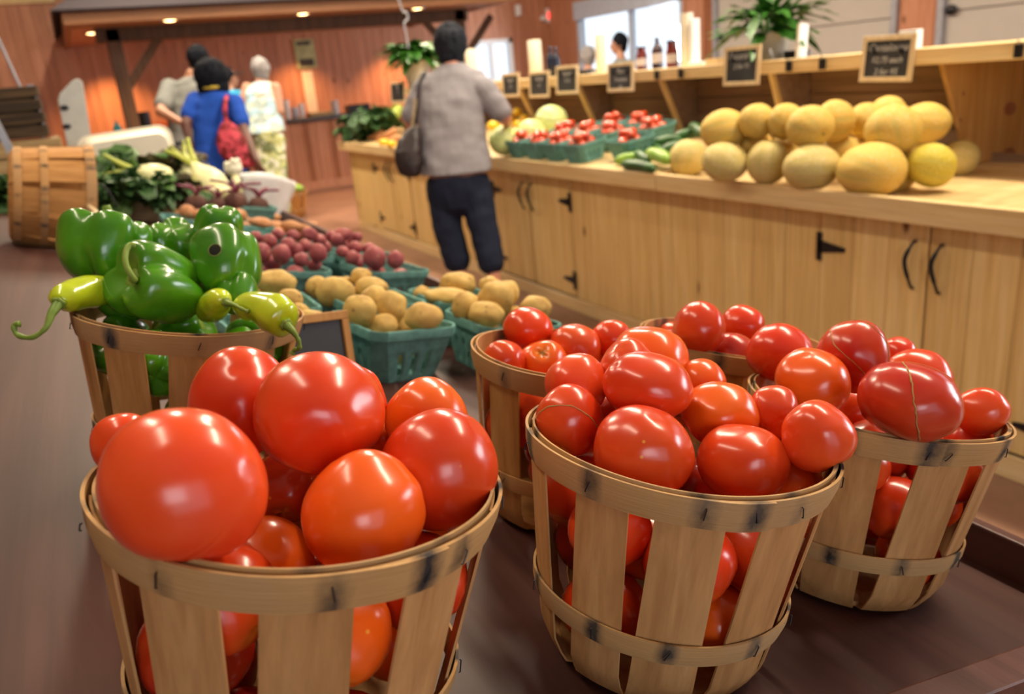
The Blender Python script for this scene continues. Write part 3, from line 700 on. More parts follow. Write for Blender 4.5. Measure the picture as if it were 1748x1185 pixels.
FILL = {
 'b1': [(0.1291, 0.5030, 1.0101, 0.0346), (0.0023, 0.5360, 1.1237, 0.0391), (0.0088, 0.4611, 1.0106, 0.0344), (0.1286, 0.5573, 1.0914, 0.0394), (-0.0046, 0.4900, 1.0688, 0.0364), (0.1358, 0.4606, 1.0811, 0.0373), (-0.0004, 0.5396, 1.0200, 0.0384), (0.0717, 0.4305, 1.0863, 0.0366), (0.1091, 0.5640, 1.0252, 0.0351), (0.0156, 0.4519, 1.1208, 0.0343), (0.0675, 0.4445, 0.9900, 0.0336), (0.0723, 0.4855, 1.0427, 0.0382)],
 'b2': [(0.4343, 0.4686, 0.9429, 0.0346), (0.3312, 0.5563, 1.0381, 0.0391), (0.3621, 0.5099, 0.9984, 0.0344), (0.4665, 0.5037, 1.0049, 0.0394), (0.3110, 0.4978, 0.9586, 0.0364), (0.4237, 0.4409, 1.0033, 0.0373), (0.3523, 0.5726, 0.9711, 0.0384), (0.3566, 0.4394, 1.0192, 0.0366), (0.4448, 0.5328, 0.9455, 0.0351), (0.3144, 0.4879, 1.0382, 0.0343), (0.3795, 0.4382, 0.9543, 0.0336), (0.4162, 0.5672, 1.0332, 0.0382)],
 'b3': [(0.7437, 0.5036, 0.9110, 0.0346), (0.6539, 0.6174, 0.9875, 0.0391), (0.6917, 0.5386, 0.8973, 0.0344), (0.7493, 0.5856, 0.9244, 0.0394), (0.6134, 0.5271, 0.9049, 0.0364), (0.7230, 0.4730, 0.9669, 0.0373), (0.6274, 0.5924, 0.9244, 0.0384), (0.6592, 0.4783, 0.9415, 0.0366), (0.7371, 0.5647, 0.8587, 0.0351), (0.6240, 0.5049, 0.9937, 0.0343), (0.6821, 0.4800, 0.8753, 0.0336), (0.6851, 0.5306, 0.9797, 0.0382)],
 'b4': [(0.5272, 0.7551, 0.9544, 0.0346), (0.4397, 0.8596, 0.9930, 0.0391), (0.4095, 0.7363, 0.9560, 0.0344), (0.5518, 0.7924, 1.0085, 0.0394), (0.3916, 0.8063, 0.9976, 0.0364), (0.5244, 0.7261, 1.0145, 0.0373), (0.4669, 0.8539, 0.9260, 0.0384), (0.4464, 0.7117, 1.0306, 0.0366), (0.5246, 0.8281, 0.9538, 0.0351), (0.3964, 0.7568, 1.0410, 0.0343), (0.4775, 0.7229, 0.9294, 0.0336), (0.4664, 0.7605, 0.9837, 0.0382)],
 'b5': [(0.8282, 0.7904, 0.9509, 0.0346), (0.6920, 0.8805, 0.9796, 0.0391), (0.7593, 0.7498, 0.9653, 0.0344)],
 'pep': [(0.1485, 1.0760, 1.0930, 0.0373), (-0.0022, 1.0704, 1.1241, 0.0412), (0.0584, 0.9764, 1.0553, 0.0372), (0.0705, 1.1281, 1.1093, 0.0415), (0.0260, 0.9843, 1.1185, 0.0389), (0.1166, 0.9842, 1.0997, 0.0397), (0.0903, 1.1101, 1.0369, 0.0406)]}
for bn, L in FILL.items():
    for i, (x, y, z, r) in enumerate(L):
        if bn == 'pep': continue
        tomato((x, y, z), r, r * .9, 'tomato packed inside the %s basket, seen between its slats' % BN[bn], 'tomatoes packed low in the %s basket' % BN[bn], random.choice('rdorr'), 900 + i + ord(bn[1]) * 50, hi=0)
def crack(k, pts, rad):
    """pts are (right, up, towards the viewer) around the fruit, turned into the table frame"""
    o, fn, sr, r, rz = tobj[k]; tw = (Vector((0, 0, H)) - o.matrix_world.translation).normalized(); rt_ = TN.cross(tw).normalized(); up = tw.cross(rt_); inv = TR.inverted()
    surf_line(o, fn, sr, r, rz, [inv @ (rt_ * a + up * b_ + tw * c_) for a, b_, c_ in pts], rad)
crack(('b2', 2), [(-.95, -.10, .3), (-.6, .28, .75), (0, .38, .9), (.6, .15, .78), (.9, -.25, .3)], .0007)
crack(('b3', 0), [(-.25, .93, .25), (-.05, .6, .8), (.05, .2, .97), (.18, -.3, .93), (.32, -.85, .4)], .0011)
crack(('b3', 3), [(-.75, .6, .3), (-.55, .2, .8), (0, -.15, .98), (.45, -.45, .75), (.6, -.7, .4)], .0007)
crack(('b3', 3), [(-.2, .97, .15), (.35, .8, .5), (.8, .45, .4), (.95, .0, .3)], .0005)
crack(('b2', 4), [(-.1, -.9, .4), (-.2, -.95, .2)], .0003) if False else None

# ------------------------------------------------------------------ peppers
def bell_fn(rnd, lob=4, squash=1.0, deep=.16, taper=.12):
    ph = rnd.uniform(0, 6); amps = [rnd.uniform(.85, 1.15) for _ in range(lob)]; off = Vector((rnd.uniform(0, 40),) * 3)
    cr = [2 * pi * (i + rnd.uniform(-.12, .12)) / lob + ph for i in range(lob)]
    def fn(t, p):
        c_, s_ = cos(t), sin(t)
        gd = min(abs((p - a + pi) % (2 * pi) - pi) for a in cr); groove = math.exp(-(gd / .30) ** 2)
        rr = abs(s_) ** .66; zz = (abs(c_) ** .80) * (1 if c_ > 0 else -1)
        body = (1 - deep * groove * (1 + .6 * c_ * c_)) * (1 - taper * (1 - c_) / 2) * (1 + .05 * cos(p + off.x) + .03 * cos(2 * p + off.x * 2))
        x, y = rr * body * cos(p), rr * body * sin(p)
        z = zz * squash
        ctr = math.exp(-(rr / .48) ** 2)
        if c_ > 0: z -= .40 * ctr + .10 * groove * rr * min(1, c_ * 2) - .05 * cos(p + off.x) * rr * min(1, c_ * 2)
        else: z += .20 * ctr + .22 * groove * rr * squash * min(1, -c_ * 2)
        n_ = noise.noise(Vector((x, y, z)) * 1.2 + off) * .06
        return Vector((x * (1 + n_), y * (1 + n_), z * (1 + n_ * .5)))
    return fn
def bell(c, r, ax, label, seed, squash=1.0, stem=None, hole=None, lob=4, spin=0, group='green bell peppers heaped in the brown basket', deep=.14, taper=.12, stem_w=None, hole_px=None):
    rnd = random.Random(seed); fn = bell_fn(rnd, lob, squash, deep, taper)
    R_ = axis_rot(Vector(ax).normalized(), spin); mb = MB(); st = []
    def f2(t, p):
        st.append(.5 * math.exp(-(t / .35) ** 2)); return Vector(c) + R_ @ (fn(t, p) * r)
    mb.ball(f2, 72, 40)
    o = simple('bell_pepper', mb, 'pepper', label, 'pepper', group, True, loc=c, stain=st, rot=R_)
    top = fn(0, 0) * r
    cm = MB(); cm.ball(lambda t, p: top + Vector((sin(t) * cos(p) * r * .24 * (1 + .15 * cos(5 * p)), sin(t) * sin(p) * r * .24 * (1 + .15 * cos(5 * p)), cos(t) * r * .05 + .002)), 20, 6)
    cal = cm.build('calyx', 'pepperstem', o, True)
    if stem:
        pts = [top + Vector(q) * r for q in stem]; n = len(pts)
        MB().tube(catmull(pts, 6), taper_list(r * .12, r * .075, (n - 1) * 6 + 1), 8).build('stem', 'pepperstem', o, True)
    if stem_w:
        pts = catmull([(o.matrix_world @ top)] + [Vector(q) for q in stem_w[1:]], 6); MB().tube(pts, [.0034 + .0035 * math.exp(-i / 3.0) for i in range(len(pts))], 10).build('stem', 'pepperstem', o, True, world=True)
    if hole_px:
        dl = R_.inverted() @ (Vector(hole_px) - Vector(c)).normalized(); best = min(((a_, b2) for a_ in [pi * i / 60 for i in range(1, 60)] for b2 in [2 * pi * i / 90 for i in range(90)]), key=lambda q: (fn(*q).normalized() - dl).length); hole = best
    if hole:
        th, ph = hole; q = fn(th, ph) * r; nrm = (fn(th, ph)).normalized()
        A = Vector(nrm).to_track_quat('Z', 'Y').to_matrix()
        hm = MB(); hm.ball(lambda t, p: q + A @ Vector((sin(t) * cos(p) * r * .14, sin(t) * sin(p) * r * .14, cos(t) * r * .02)), 16, 6); hm.build('hole', 'hole', o, True)
        rm = MB(); rm.tube([q + A @ Vector((cos(a) * r * .155, sin(a) * r * .155, r * .005)) for a in [2 * pi * k / 20 for k in range(21)]], r * .012, 6, cap=False); rm.build('hole_rim', 'stemscar', o, True)
    return o
def catmull(P, n):
    P = [Vector(p) for p in P]; out = []
    for i in range(len(P) - 1):
        a = P[max(i - 1, 0)]; b = P[i]; c_ = P[i + 1]; d = P[min(i + 2, len(P) - 1)]
        for k in range(n):
            t = k / n; out.append(.5 * ((2 * b) + (c_ - a) * t + (2 * a - 5 * b + 4 * c_ - d) * t * t + (3 * b - a - 3 * c_ + d) * t ** 3))
    out.append(P[-1]); return out
def taper_list(a, b, n): return [a + (b - a) * i / (n - 1) for i in range(n)]
RC = Vector((0.8792, -0.4680, -0.0888))     # photo right / away / up as world directions, to aim stalks
UC = Vector((0.2255, 0.2448, 0.9430)); FC = Vector((0.4196, 0.8491, -0.3208))
def dirv(a, b, c_): return RC * a + UC * b + FC * c_
bell((0.0055, 1.1477, 1.2344), .064, dirv(.05, 1, .15), 'biggest green bell pepper at the left, stalk end up, stalk tip just showing', 21, .80, stem=[(0, 0, 0), (.02, 0, .25), (.1, .05, .46)], lob=4, spin=35, taper=.34)
bell((0.0491, 1.0353, 1.1964), .057, dirv(-.50, .22, -.84), 'green bell pepper lying in front with a long curled stalk', 23, .95, stem_w=[(0.0312, 0.9896, 1.2079), (0.0237, 0.9859, 1.2196), (0.0197, 0.9883, 1.2361), (0.0230, 0.9973, 1.2489), (0.0289, 1.0024, 1.2545), (0.0340, 1.0017, 1.2530)], lob=3, spin=80, deep=.20, taper=.25)
bell((0.1342, 1.0613, 1.2051), .050, dirv(-.25, .80, .45), 'green bell pepper at the right with a round dark hole', 24, .98, hole_px=(0.1170, 1.0219, 1.2341), lob=3, spin=5, taper=.2, deep=.11)
bell((0.1461, 1.1711, 1.2307), .036, dirv(-.2, -.8, .3), 'shiny green pepper at the back right, top of the heap', 25, 1.05, lob=3, spin=20, deep=.10)
bell((0.0902, 1.2029, 1.2106), .044, dirv(-.1, -.7, .5), 'green pepper in the middle behind the front one', 26, 1.0, lob=3, spin=40, deep=.07)
bell((0.0111, 1.0895, 1.1811), .036, dirv(-.4, .7, -.3), 'green pepper pressed against the left front rim', 28, 1.0, lob=3, spin=0)
bell((0.1347, 1.0253, 1.1729), .028, dirv(0, -.9, -.2), 'green pepper tip at the right rim below the one with the hole', 29, 1.0, lob=3)
for i, (x, y, z, r) in enumerate(FILL['pep']):
    bell((x, y, z), r, (random.uniform(-1, 1), random.uniform(-1, 1), random.uniform(-.3, 1)), 'dark green pepper packed inside the brown basket, seen between its slats', 40 + i, 1.0, group='green peppers packed low in the brown basket')
def banana(path, rads, stem, srad, label, seed):
    pts = catmull([Vector(p) for p in path], 7); n = len(pts)
    rr = []
    for i in range(n):
        t = i / (n - 1) * (len(rads) - 1); k = min(int(t), len(rads) - 2); rr.append(rads[k] * (1 - (t - k)) + rads[k + 1] * (t - k))
    rnd = random.Random(seed); mb = MB(); mb.tube(pts, rr, 22)
    mb.v = [p + (Vector((noise.noise(p * 30), noise.noise(p * 30 + Vector((9, 0, 0))), noise.noise(p * 30 + Vector((0, 9, 0))))) * .004) for p in mb.v]
    o = simple('banana_pepper', mb, 'banana', label, 'pepper', 'yellow-green banana peppers on the brown basket', True, loc=tuple(pts[n // 2]))
    sp = catmull([Vector(p) for p in stem], 7); m_ = len(sp)
    cb = MB(); 
    d0 = (sp[1] - sp[0]).normalized(); A = d0.to_track_quat('Z', 'Y').to_matrix()
    cb.ball(lambda t, p: sp[0] + d0 * -.002 + A @ Vector((sin(t) * cos(p) * srad * 2.3 * (1 + .12 * cos(6 * p)), sin(t) * sin(p) * srad * 2.3 * (1 + .12 * cos(6 * p)), cos(t) * srad * .9)), 18, 8); cb.build('calyx', 'pepperstem', o, True, world=True)
    srs = [srad * (1.7 - .9 * min(1, i / m_ * 3)) if i < m_ * .33 else srad * (.8 + .1 * sin(i)) for i in range(m_)]; srs[-1] = srs[-2] = srad * 1.05
    MB().tube(sp, srs, 8).build('stem', 'pepperstem', o, True, world=True)
    return o
banana([(-0.0045, 1.0994, 1.1869), (-0.0148, 1.0675, 1.1981), (-0.0319, 1.0482, 1.2025), (-0.0486, 1.0277, 1.2044), (-0.0576, 1.0141, 1.2035)], [.006, .0165, .0205, .0205, .0175, .008], [(-0.0567, 1.0073, 1.2021), (-0.0646, 0.9968, 1.1952), (-0.0733, 0.9904, 1.1825), (-0.0885, 0.9948, 1.1741), (-0.1026, 1.0086, 1.1767), (-0.1037, 1.0129, 1.1867), (-0.0981, 1.0107, 1.1880)], .0036, 'yellow-green banana pepper hanging over the left rim, stalk hooked', 1)
banana([(0.0949, 1.0359, 1.1488), (0.1006, 1.0041, 1.1657), (0.1066, 0.9712, 1.1799), (0.1077, 0.9485, 1.1836)], [.008, .017, .018, .014, .006], [(0.1113, 0.9404, 1.1825), (0.1158, 0.9207, 1.1829), (0.1205, 0.9058, 1.1809), (0.1258, 0.8964, 1.1785)], .0026, 'yellow-green banana pepper seen end on at the right rim', 2)
banana([(0.1230, 0.9687, 1.1634), (0.1356, 0.9312, 1.1744), (0.1478, 0.9015, 1.1740), (0.1566, 0.8767, 1.1667), (0.1605, 0.8678, 1.1638)], [.006, .016, .0195, .022, .020, .008], [(0.1579, 0.8629, 1.1629), (0.1611, 0.8534, 1.1577), (0.1641, 0.8486, 1.1488), (0.1636, 0.8478, 1.1398), (0.1591, 0.8525, 1.1370), (0.1556, 0.8540, 1.1333)], .0032, 'yellow-green banana pepper hanging over the right rim before the little blackboard', 3)

# ------------------------------------------------------------------ little blackboard leaning beside the pepper basket
def blackboard(name, label, cat, ctr, rot, w_, h_, lines, group=None, fw=.016, th=.012, clip=False, txt=.028):
    B = thing(name, label, cat, ctr, rot, group)      # local: x across, z up, -y front, origin at the bottom middle
    mb = MB()
    mb.bbox((-w_ / 2, -th / 2, 0), (w_ / 2, th / 2, fw)); mb.bbox((-w_ / 2, -th / 2, h_ - fw), (w_ / 2, th / 2, h_))
    mb.bbox((-w_ / 2, -th / 2, fw), (-w_ / 2 + fw, th / 2, h_ - fw)); mb.bbox((w_ / 2 - fw, -th / 2, fw), (w_ / 2, th / 2, h_ - fw))
    bevel(mb.build('frame', 'lightframe' if cat == 'sign' else 'slat_warm', B), .0015)
    MB().bbox((-w_ / 2 + fw * .7, -th * .15, fw * .7), (w_ / 2 - fw * .7, th * .3, h_ - fw * .7)).build('slate', 'slate', B)
    for i, t in enumerate(lines):
        cu = bpy.data.curves.new('writing', 'FONT'); cu.body = t; cu.align_x = 'CENTER'; cu.size = txt * (1.15 if i == 0 else .95); cu.shear = .25; cu.offset = .0006
        ob = bpy.data.objects.new('writing_tmp', cu); me = bpy.data.meshes.new_from_object(ob); bpy.data.objects.remove(ob)
        me.materials.clear(); me.materials.append(M['chalk'])
        o = bpy.data.objects.new('writing', me); C.objects.link(o); o.parent = B
        wd = max([v.co.x for v in me.vertices] or [1]) * 2; s_ = min(1, (w_ - 2.6 * fw) / max(wd, .001))
        o.matrix_basis = Matrix.Translation((0, -th * .15 - .0006, h_ - fw - txt * (1.15 + 1.3 * i))) @ Matrix.Rotation(pi / 2, 4, 'X') @ Matrix.Scale(s_, 4)
    if clip:
        for s_ in (-.25, .25):
            MB().bbox((w_ * s_ - .008, -th / 2 - .006, h_ * .62), (w_ * s_ + .008, th / 2 + .012, h_ * .70)).build('clip', 'iron', B)
    return B
bb_rot = TR @ RZ(24) @ RX(-17)
blackboard('small_blackboard', 'small dark blackboard with brown wooden frame leaning beside the pepper basket', 'blackboard', tab(.335, 1.17, .003), bb_rot, .155, .17, [], fw=.014)

# ------------------------------------------------------------------ teal moulded pulp boxes
def pulp_proto():
    P = thing('pulp_basket', 'x', 'basket', (0, 0, 0), None, 'teal pulp baskets')
    NS = 18; rows = 9; hh = .10
    def side_pt(i, z, out=0.0):
        """i in 0..4*NS around a chamfered square"""
        hs = .070 + (.094 - .070) * (z / hh); ch = .020
        sd = int(i // NS) % 4; q = (i % NS) / NS
        L = hs - ch
        if q < 1 / NS * .5: q = 0
        t = q * NS / (NS - 2) if q * NS <= NS - 2 else None
        if t is not None: x, y = hs + out, -L + 2 * L * min(1, t)
        else:
            u = (q * NS - (NS - 2)) / 2; x = hs + out - ch * u; y = L + ch * u
        a = sd * pi / 2
        return Vector((x * cos(a) - y * sin(a), x * sin(a) + y * cos(a), z))
    N = 4 * NS; mb = MB(); vs = []; fs = []
    for j in range(rows + 1):
        z = hh * j / rows
        for i in range(N):
            rib = .0022 * (1 if (i % NS) in (0, 1, 4, 5, 8, 9, 12, 13, 16, 17) and j < 7 else 0)
            vs.append(side_pt(i, z, rib))
    for j in range(rows):
        for i in range(N):
            if (i % NS) in (3, 7, 11) and 1 <= j <= 4: continue
            a = j * N + i; b = j * N + (i + 1) % N; fs.append((a, b, b + N, a + N))
    fs.append(tuple(range(N - 1, -1, -1)))
    mb.add(vs, fs); o = mb.build('box_body', 'pulp', P, auto=.5)
    so = o.modifiers.new('thick', 'SOLIDIFY'); so.thickness = .0028; so.offset = 1
    mb = MB(); vs = []; prof = [(.000, -.0145), (.0045, -.014), (.0055, .0), (.004, .0035), (-.0015, .003), (-.003, -.004)]
    for i in range(N):
        for (o_, z) in prof:
            vs.append(side_pt(i, hh, o_) + Vector((0, 0, z + .0015 * noise.noise(Vector((i * .35, 0, 0))))))
    L = len(prof); fs = []
    for i in range(N):
        for q in range(L):
            a = i * L + q; b = i * L + (q + 1) % L; a2 = ((i + 1) % N) * L + q; b2 = ((i + 1) % N) * L + (q + 1) % L; fs.append((a, a2, b2, b))
    mb.add(vs, fs); mb.build('rolled_rim', 'pulp', P, auto=.7)
    return P
PP = pulp_proto(); pulp_used = []
def pulp(loc, R_, label, s=1.0, group='teal pulp baskets on the brown table'):
    P = PP if not pulp_used else copy_tree(PP); pulp_used.append(1)
    P.matrix_world = Matrix.Translation(Vector(loc)) @ R_.to_4x4() @ Matrix.Scale(s, 4); WM[P.name] = P.matrix_world.copy()
    tag(P, label, 'basket', group); return P
PB = [(.543, 1.452, 14, 'teal pulp basket of yellow potatoes standing foremost on the table'),
 (.79, 1.46, 4, 'teal pulp basket of yellow potatoes behind the back middle tomato basket'),
 (.578, 1.69, 8, 'teal pulp basket of yellow potatoes right behind the foremost one'),
 (.80, 1.70, 8, 'teal pulp basket with long yellow potatoes by the table edge'),
 (.325, 1.42, 6, 'teal pulp basket of potatoes behind the little blackboard'),
 (.34, 1.65, 0, 'teal pulp basket of potatoes beside the bell pepper with the hole'),
 (.485, 2.10, 3, 'teal pulp basket of red potatoes left of the gap, nearest of the red ones'),
 (.765, 2.13, 14, 'teal pulp basket of red potatoes at the table edge'),
 (.565, 2.36, 4, 'teal pulp basket of red potatoes second from the gap at left'),
 (.78, 2.38, 6, 'teal pulp basket of red potatoes behind the one at the table edge'),
 (.545, 2.86, 0, 'teal pulp basket of sweet potatoes in the front of the sweet potato heap'),
 (.56, 3.12, 0, 'teal pulp basket of sweet potatoes farther back in the heap'),
 (.39, 3.22, 0, 'teal pulp basket of sweet potatoes by the green leaves'),
 (.74, 3.90, 0, 'teal pulp basket of beets by the white bag')]
for u, v, a, lb in PB: pulp(tab(u, v, .0005), TR @ RZ(a), lb)
def lumpy(c, r, rz, R_, name, mat, label, cat, group, seed, el=(1, 1, 1), amp=.09, nu=24, nv=16, fr=1.3, eyes=0):
    rnd = random.Random(seed); off = Vector((rnd.uniform(0, 90), rnd.uniform(0, 90), 0)); e = Vector(el)
    ey = [Vector((rnd.gauss(0, 1), rnd.gauss(0, 1), rnd.gauss(0, 1))).normalized() for _ in range(eyes)]
    def fn(t, p):
        d = Vector((sin(t) * cos(p), sin(t) * sin(p), cos(t))); k = 1 + amp * 1.6 * noise.noise(d * fr + off) + amp * .35 * noise.noise(d * 4 + off)
        for q in ey: k -= .045 * math.exp(-((d - q).length / .16) ** 2)
        return Vector((d.x * e.x, d.y * e.y, d.z * e.z)) * k
    return sphere_obj(fn, c, r, rz, R_, name, mat, label, cat, group, None, nu, nv)
POT = {
 'pot1': [(0.4006, 1.4416, 1.0008, 0.0306, 0.0316), (0.5079, 1.3967, 0.9757, 0.0389, 0.0285), (0.4379, 1.4333, 0.9571, 0.0334, 0.0310), (0.4728, 1.4680, 0.9878, 0.0307, 0.0329), (0.4565, 1.5180, 0.9990, 0.0301, 0.0248), (0.4937, 1.4733, 0.9397, 0.0279, 0.0248), (0.4128, 1.5211, 0.9467, 0.0255, 0.0248)],
 'pot2': [(0.6502, 1.4216, 0.9437, 0.0366, 0.0278), (0.6328, 1.4774, 0.9529, 0.0302, 0.0326), (0.6985, 1.4633, 0.9596, 0.0401, 0.0391), (0.7611, 1.4171, 0.9332, 0.0364, 0.0286), (0.7370, 1.4621, 0.9067, 0.0323, 0.0292), (0.7083, 1.5148, 0.9771, 0.0224, 0.0200), (0.7452, 1.5088, 0.9538, 0.0277, 0.0270)],
 'potbackR': [(0.6685, 1.6558, 0.9299, 0.0506, 0.0228), (0.6332, 1.7292, 0.9296, 0.0218, 0.0204), (0.7203, 1.7076, 0.9445, 0.0412, 0.0265), (0.7124, 1.7575, 0.9239, 0.0253, 0.0211)],
 'potback': [(0.4205, 1.6779, 0.9874, 0.0410, 0.0346), (0.3942, 1.7273, 0.9964, 0.0252, 0.0243), (0.5010, 1.6803, 0.9811, 0.0370, 0.0259), (0.4946, 1.7259, 1.0008, 0.0246, 0.0194), (0.4589, 1.7395, 0.9892, 0.0194, 0.0166), (0.4731, 1.7495, 0.9558, 0.0262, 0.0211)],
 'potL': [(0.2972, 1.3879, 1.0164, 0.0275, 0.0218), (0.2850, 1.4251, 1.0261, 0.0207, 0.0188), (0.2793, 1.4577, 1.0459, 0.0241, 0.0213), (0.2759, 1.4558, 0.9932, 0.0211, 0.0170)],
 'potL2': [(0.2944, 1.6477, 1.0412, 0.0407, 0.0261), (0.2804, 1.6971, 1.0059, 0.0359, 0.0230)],
 'red1': [(0.3490, 2.0684, 1.0295, 0.0243, 0.0260), (0.3964, 2.0588, 1.0194, 0.0246, 0.0265), (0.4392, 2.0473, 0.9981, 0.0205, 0.0188), (0.4847, 2.0463, 1.0083, 0.0236, 0.0255), (0.3788, 2.1100, 0.9917, 0.0236, 0.0190), (0.4769, 2.0728, 0.9747, 0.0180, 0.0160), (0.4314, 2.1327, 1.0270, 0.0210, 0.0193), (0.3931, 2.1732, 1.0375, 0.0211, 0.0193), (0.3668, 2.2080, 1.0483, 0.0181, 0.0162), (0.4539, 2.1598, 1.0034, 0.0199, 0.0213), (0.4835, 2.1800, 1.0080, 0.0202, 0.0183)],
 'red2': [(0.6489, 2.1010, 0.9576, 0.0316, 0.0321), (0.7013, 2.0875, 0.9435, 0.0255, 0.0256), (0.6029, 2.1555, 0.9576, 0.0207, 0.0205), (0.6198, 2.1769, 0.9361, 0.0178, 0.0173), (0.5910, 2.2046, 0.9690, 0.0194, 0.0156), (0.6298, 2.2055, 0.9754, 0.0212, 0.0174), (0.6665, 2.2009, 0.9645, 0.0214, 0.0176)],
 'red3': [(0.5282, 2.2964, 1.0177, 0.0229, 0.0192), (0.5556, 2.3052, 0.9949, 0.0215, 0.0177), (0.5740, 2.3184, 0.9692, 0.0184, 0.0179), (0.4611, 2.3926, 1.0167, 0.0200, 0.0160), (0.5010, 2.3869, 1.0072, 0.0201, 0.0162), (0.6156, 2.3386, 0.9835, 0.0204, 0.0164), (0.6077, 2.3685, 0.9915, 0.0188, 0.0147)],
 'red4': [(0.6440, 2.3710, 0.9886, 0.0276, 0.0203), (0.6421, 2.3949, 0.9553, 0.0228, 0.0169), (0.6920, 2.3876, 0.9693, 0.0176, 0.0151), (0.6787, 2.4116, 0.9557, 0.0177, 0.0171)],
 'sweet': [(0.4687, 3.0910, 0.9957, 0.0415, 0.0288), (0.4579, 3.4752, 0.9275, 0.0462, 0.0296), (0.4922, 2.8159, 0.9975, 0.0462, 0.0206), (0.6973, 3.2946, 0.8904, 0.0462, 0.0297), (0.7050, 3.6876, 0.8500, 0.0459, 0.0246), (0.4905, 3.1301, 0.9398, 0.0467, 0.0272), (0.4924, 3.5186, 0.8875, 0.0378, 0.0303), (0.7740, 3.3878, 0.8493, 0.0313, 0.0309), (0.7498, 3.4340, 0.8300, 0.0291, 0.0312), (0.3075, 3.1996, 1.0226, 0.0413, 0.0309), (0.3258, 3.9298, 0.9286, 0.0453, 0.0323), (0.3586, 3.2396, 0.9928, 0.0465, 0.0294), (0.5823, 3.4384, 0.8726, 0.0424, 0.0227), (0.8902, 3.8163, 0.8045, 0.0379, 0.0232), (0.7649, 4.0388, 0.8362, 0.0445, 0.0268)],
 'melon': [(2.4662, 1.9904, 0.9612, 0.1182, 0.0948), (2.4198, 2.2187, 0.9629, 0.1015, 0.0837), (2.4156, 2.4361, 0.9722, 0.0835, 0.0869), (2.3340, 2.5955, 0.9747, 0.0914, 0.0777), (2.5267, 3.0614, 0.9462, 0.0890, 0.0866), (2.6390, 1.8801, 0.9591, 0.0752, 0.0763), (2.5935, 2.0104, 1.0844, 0.0966, 0.0844), (2.6379, 2.0197, 0.9369, 0.0771, 0.0825), (2.4648, 2.2742, 1.1051, 0.0869, 0.0793), (2.3948, 2.6694, 1.0957, 0.0876, 0.0836), (2.4800, 2.4100, 1.1219, 0.0662, 0.0708), (2.9072, 2.1149, 1.0749, 0.0906, 0.0766), (2.6188, 2.2918, 1.1104, 0.0756, 0.0809), (2.4489, 2.5336, 1.1265, 0.0730, 0.0708), (2.4937, 2.5853, 1.0078, 0.0708, 0.0707), (2.6680, 2.3086, 0.9808, 0.0799, 0.0713), (2.7874, 2.2865, 1.0928, 0.0703, 0.0705), (3.0341, 2.0387, 0.9289, 0.0636, 0.0687), (2.9155, 2.2894, 1.1115, 0.0709, 0.0664), (2.8234, 2.3021, 0.9551, 0.0902, 0.0844), (2.5569, 2.4689, 0.9927, 0.0783, 0.0739), (3.0271, 2.2401, 0.9396, 0.0857, 0.0772)]}
PLAB = {
 'pot1': ['upright round potato at the left of the foremost teal basket', 'long brownish potato at the right of the foremost teal basket', 'potato half sunk at the front middle of the foremost teal basket', 'pale potato on top in the middle of the foremost teal basket', 'potato at the back of the foremost teal basket', 'potato filling the right back of the foremost basket', 'potato filling the left back of the foremost basket'],
 'pot2': ['potato resting on the front rim of the right teal basket', 'egg-shaped potato leaning at the left of the right teal basket', 'biggest potato on top of the right teal basket', 'potato at the right end before the pine counter, touching the top tomato', 'potato low at the right of the right teal basket', 'small potato peeping above the biggest one', 'potato at the back of the right teal basket'],
 'potbackR': ['long knobbly yellow potato across the basket by the table edge', 'small potato at the left corner of the basket by the table edge', 'large potato on top of the basket by the table edge', 'little potato behind the long knobbly one'],
 'potback': ['large rough potato in the second teal basket, front left', 'small potato at the far left of the second teal basket', 'broad potato at the right of the second teal basket', 'potato standing highest at the back of the second teal basket', 'bright yellow bit of potato behind the large rough one', 'potato in the middle of the second teal basket'],
 'potL': ['brownish potato in the basket behind the little blackboard, right end', 'potato behind the stalk of the right banana pepper', 'potato above the right banana pepper', 'potato sunk low behind the blackboard frame'],
 'potL2': ['long speckled potato just right of the bell pepper with the hole', 'potato under the long speckled one beside the bell pepper']}
k = 0
for bn in ('pot1', 'pot2', 'potbackR', 'potback', 'potL', 'potL2'):
    for i, (x, y, z, r, rz) in enumerate(POT[bn]):
        k += 1
        el = (1.0, .92, 1.0) if (i % 3) else (1.02, .85, 1.0)
        lumpy((x, y, z), r, rz, TR @ RZ(20 if i % 2 else -10), 'potato', 'potato', PLAB[bn][i], 'potato', 'yellow potatoes in teal pulp baskets', 100 + k, el, .09, 28, 18, eyes=7)
for bi, (u, v, a, lb) in enumerate(PB[:6]):
    for q in range(5):
        a2 = q * 1.257 + bi; rr = .034 if q < 4 else 0
        rr = .024
        lumpy(tab(u + rr * cos(a2), v + rr * sin(a2), .045 + .014 * (q % 2)), .029, .026, TR, 'potato', 'potato', 'potato packed at the bottom of a teal pulp basket, mostly hidden', 'potato', 'potatoes packed low in the teal baskets', 300 + bi * 7 + q, amp=.08, nu=16, nv=10)
RL = {'red1': ['at the left, beside the bell pepper', 'large and upright in the front', 'small, front middle', 'tallest, front right corner', 'low behind the left rim', 'low behind the right rim', 'behind the upright one', 'at the back left, top', 'at the far back left', 'with an orange scuff', 'behind the scuffed one'],
      'red2': ['largest, with a brownish cheek', 'at the far right end', 'left of the largest one', 'small brownish front one', 'at the left corner, lying flat', 'at the back, second from left', 'behind the largest one'],
      'red3': ['highest on the left heap', 'under the highest one', 'near the gap', 'at the back left', 'flat one at the back', 'between the two heaps', 'farthest of the left heap'],
      'red4': ['on top of the right heap', 'under the top one of the right heap', 'orange-tinged at the right end', 'half hidden behind the right heap']}
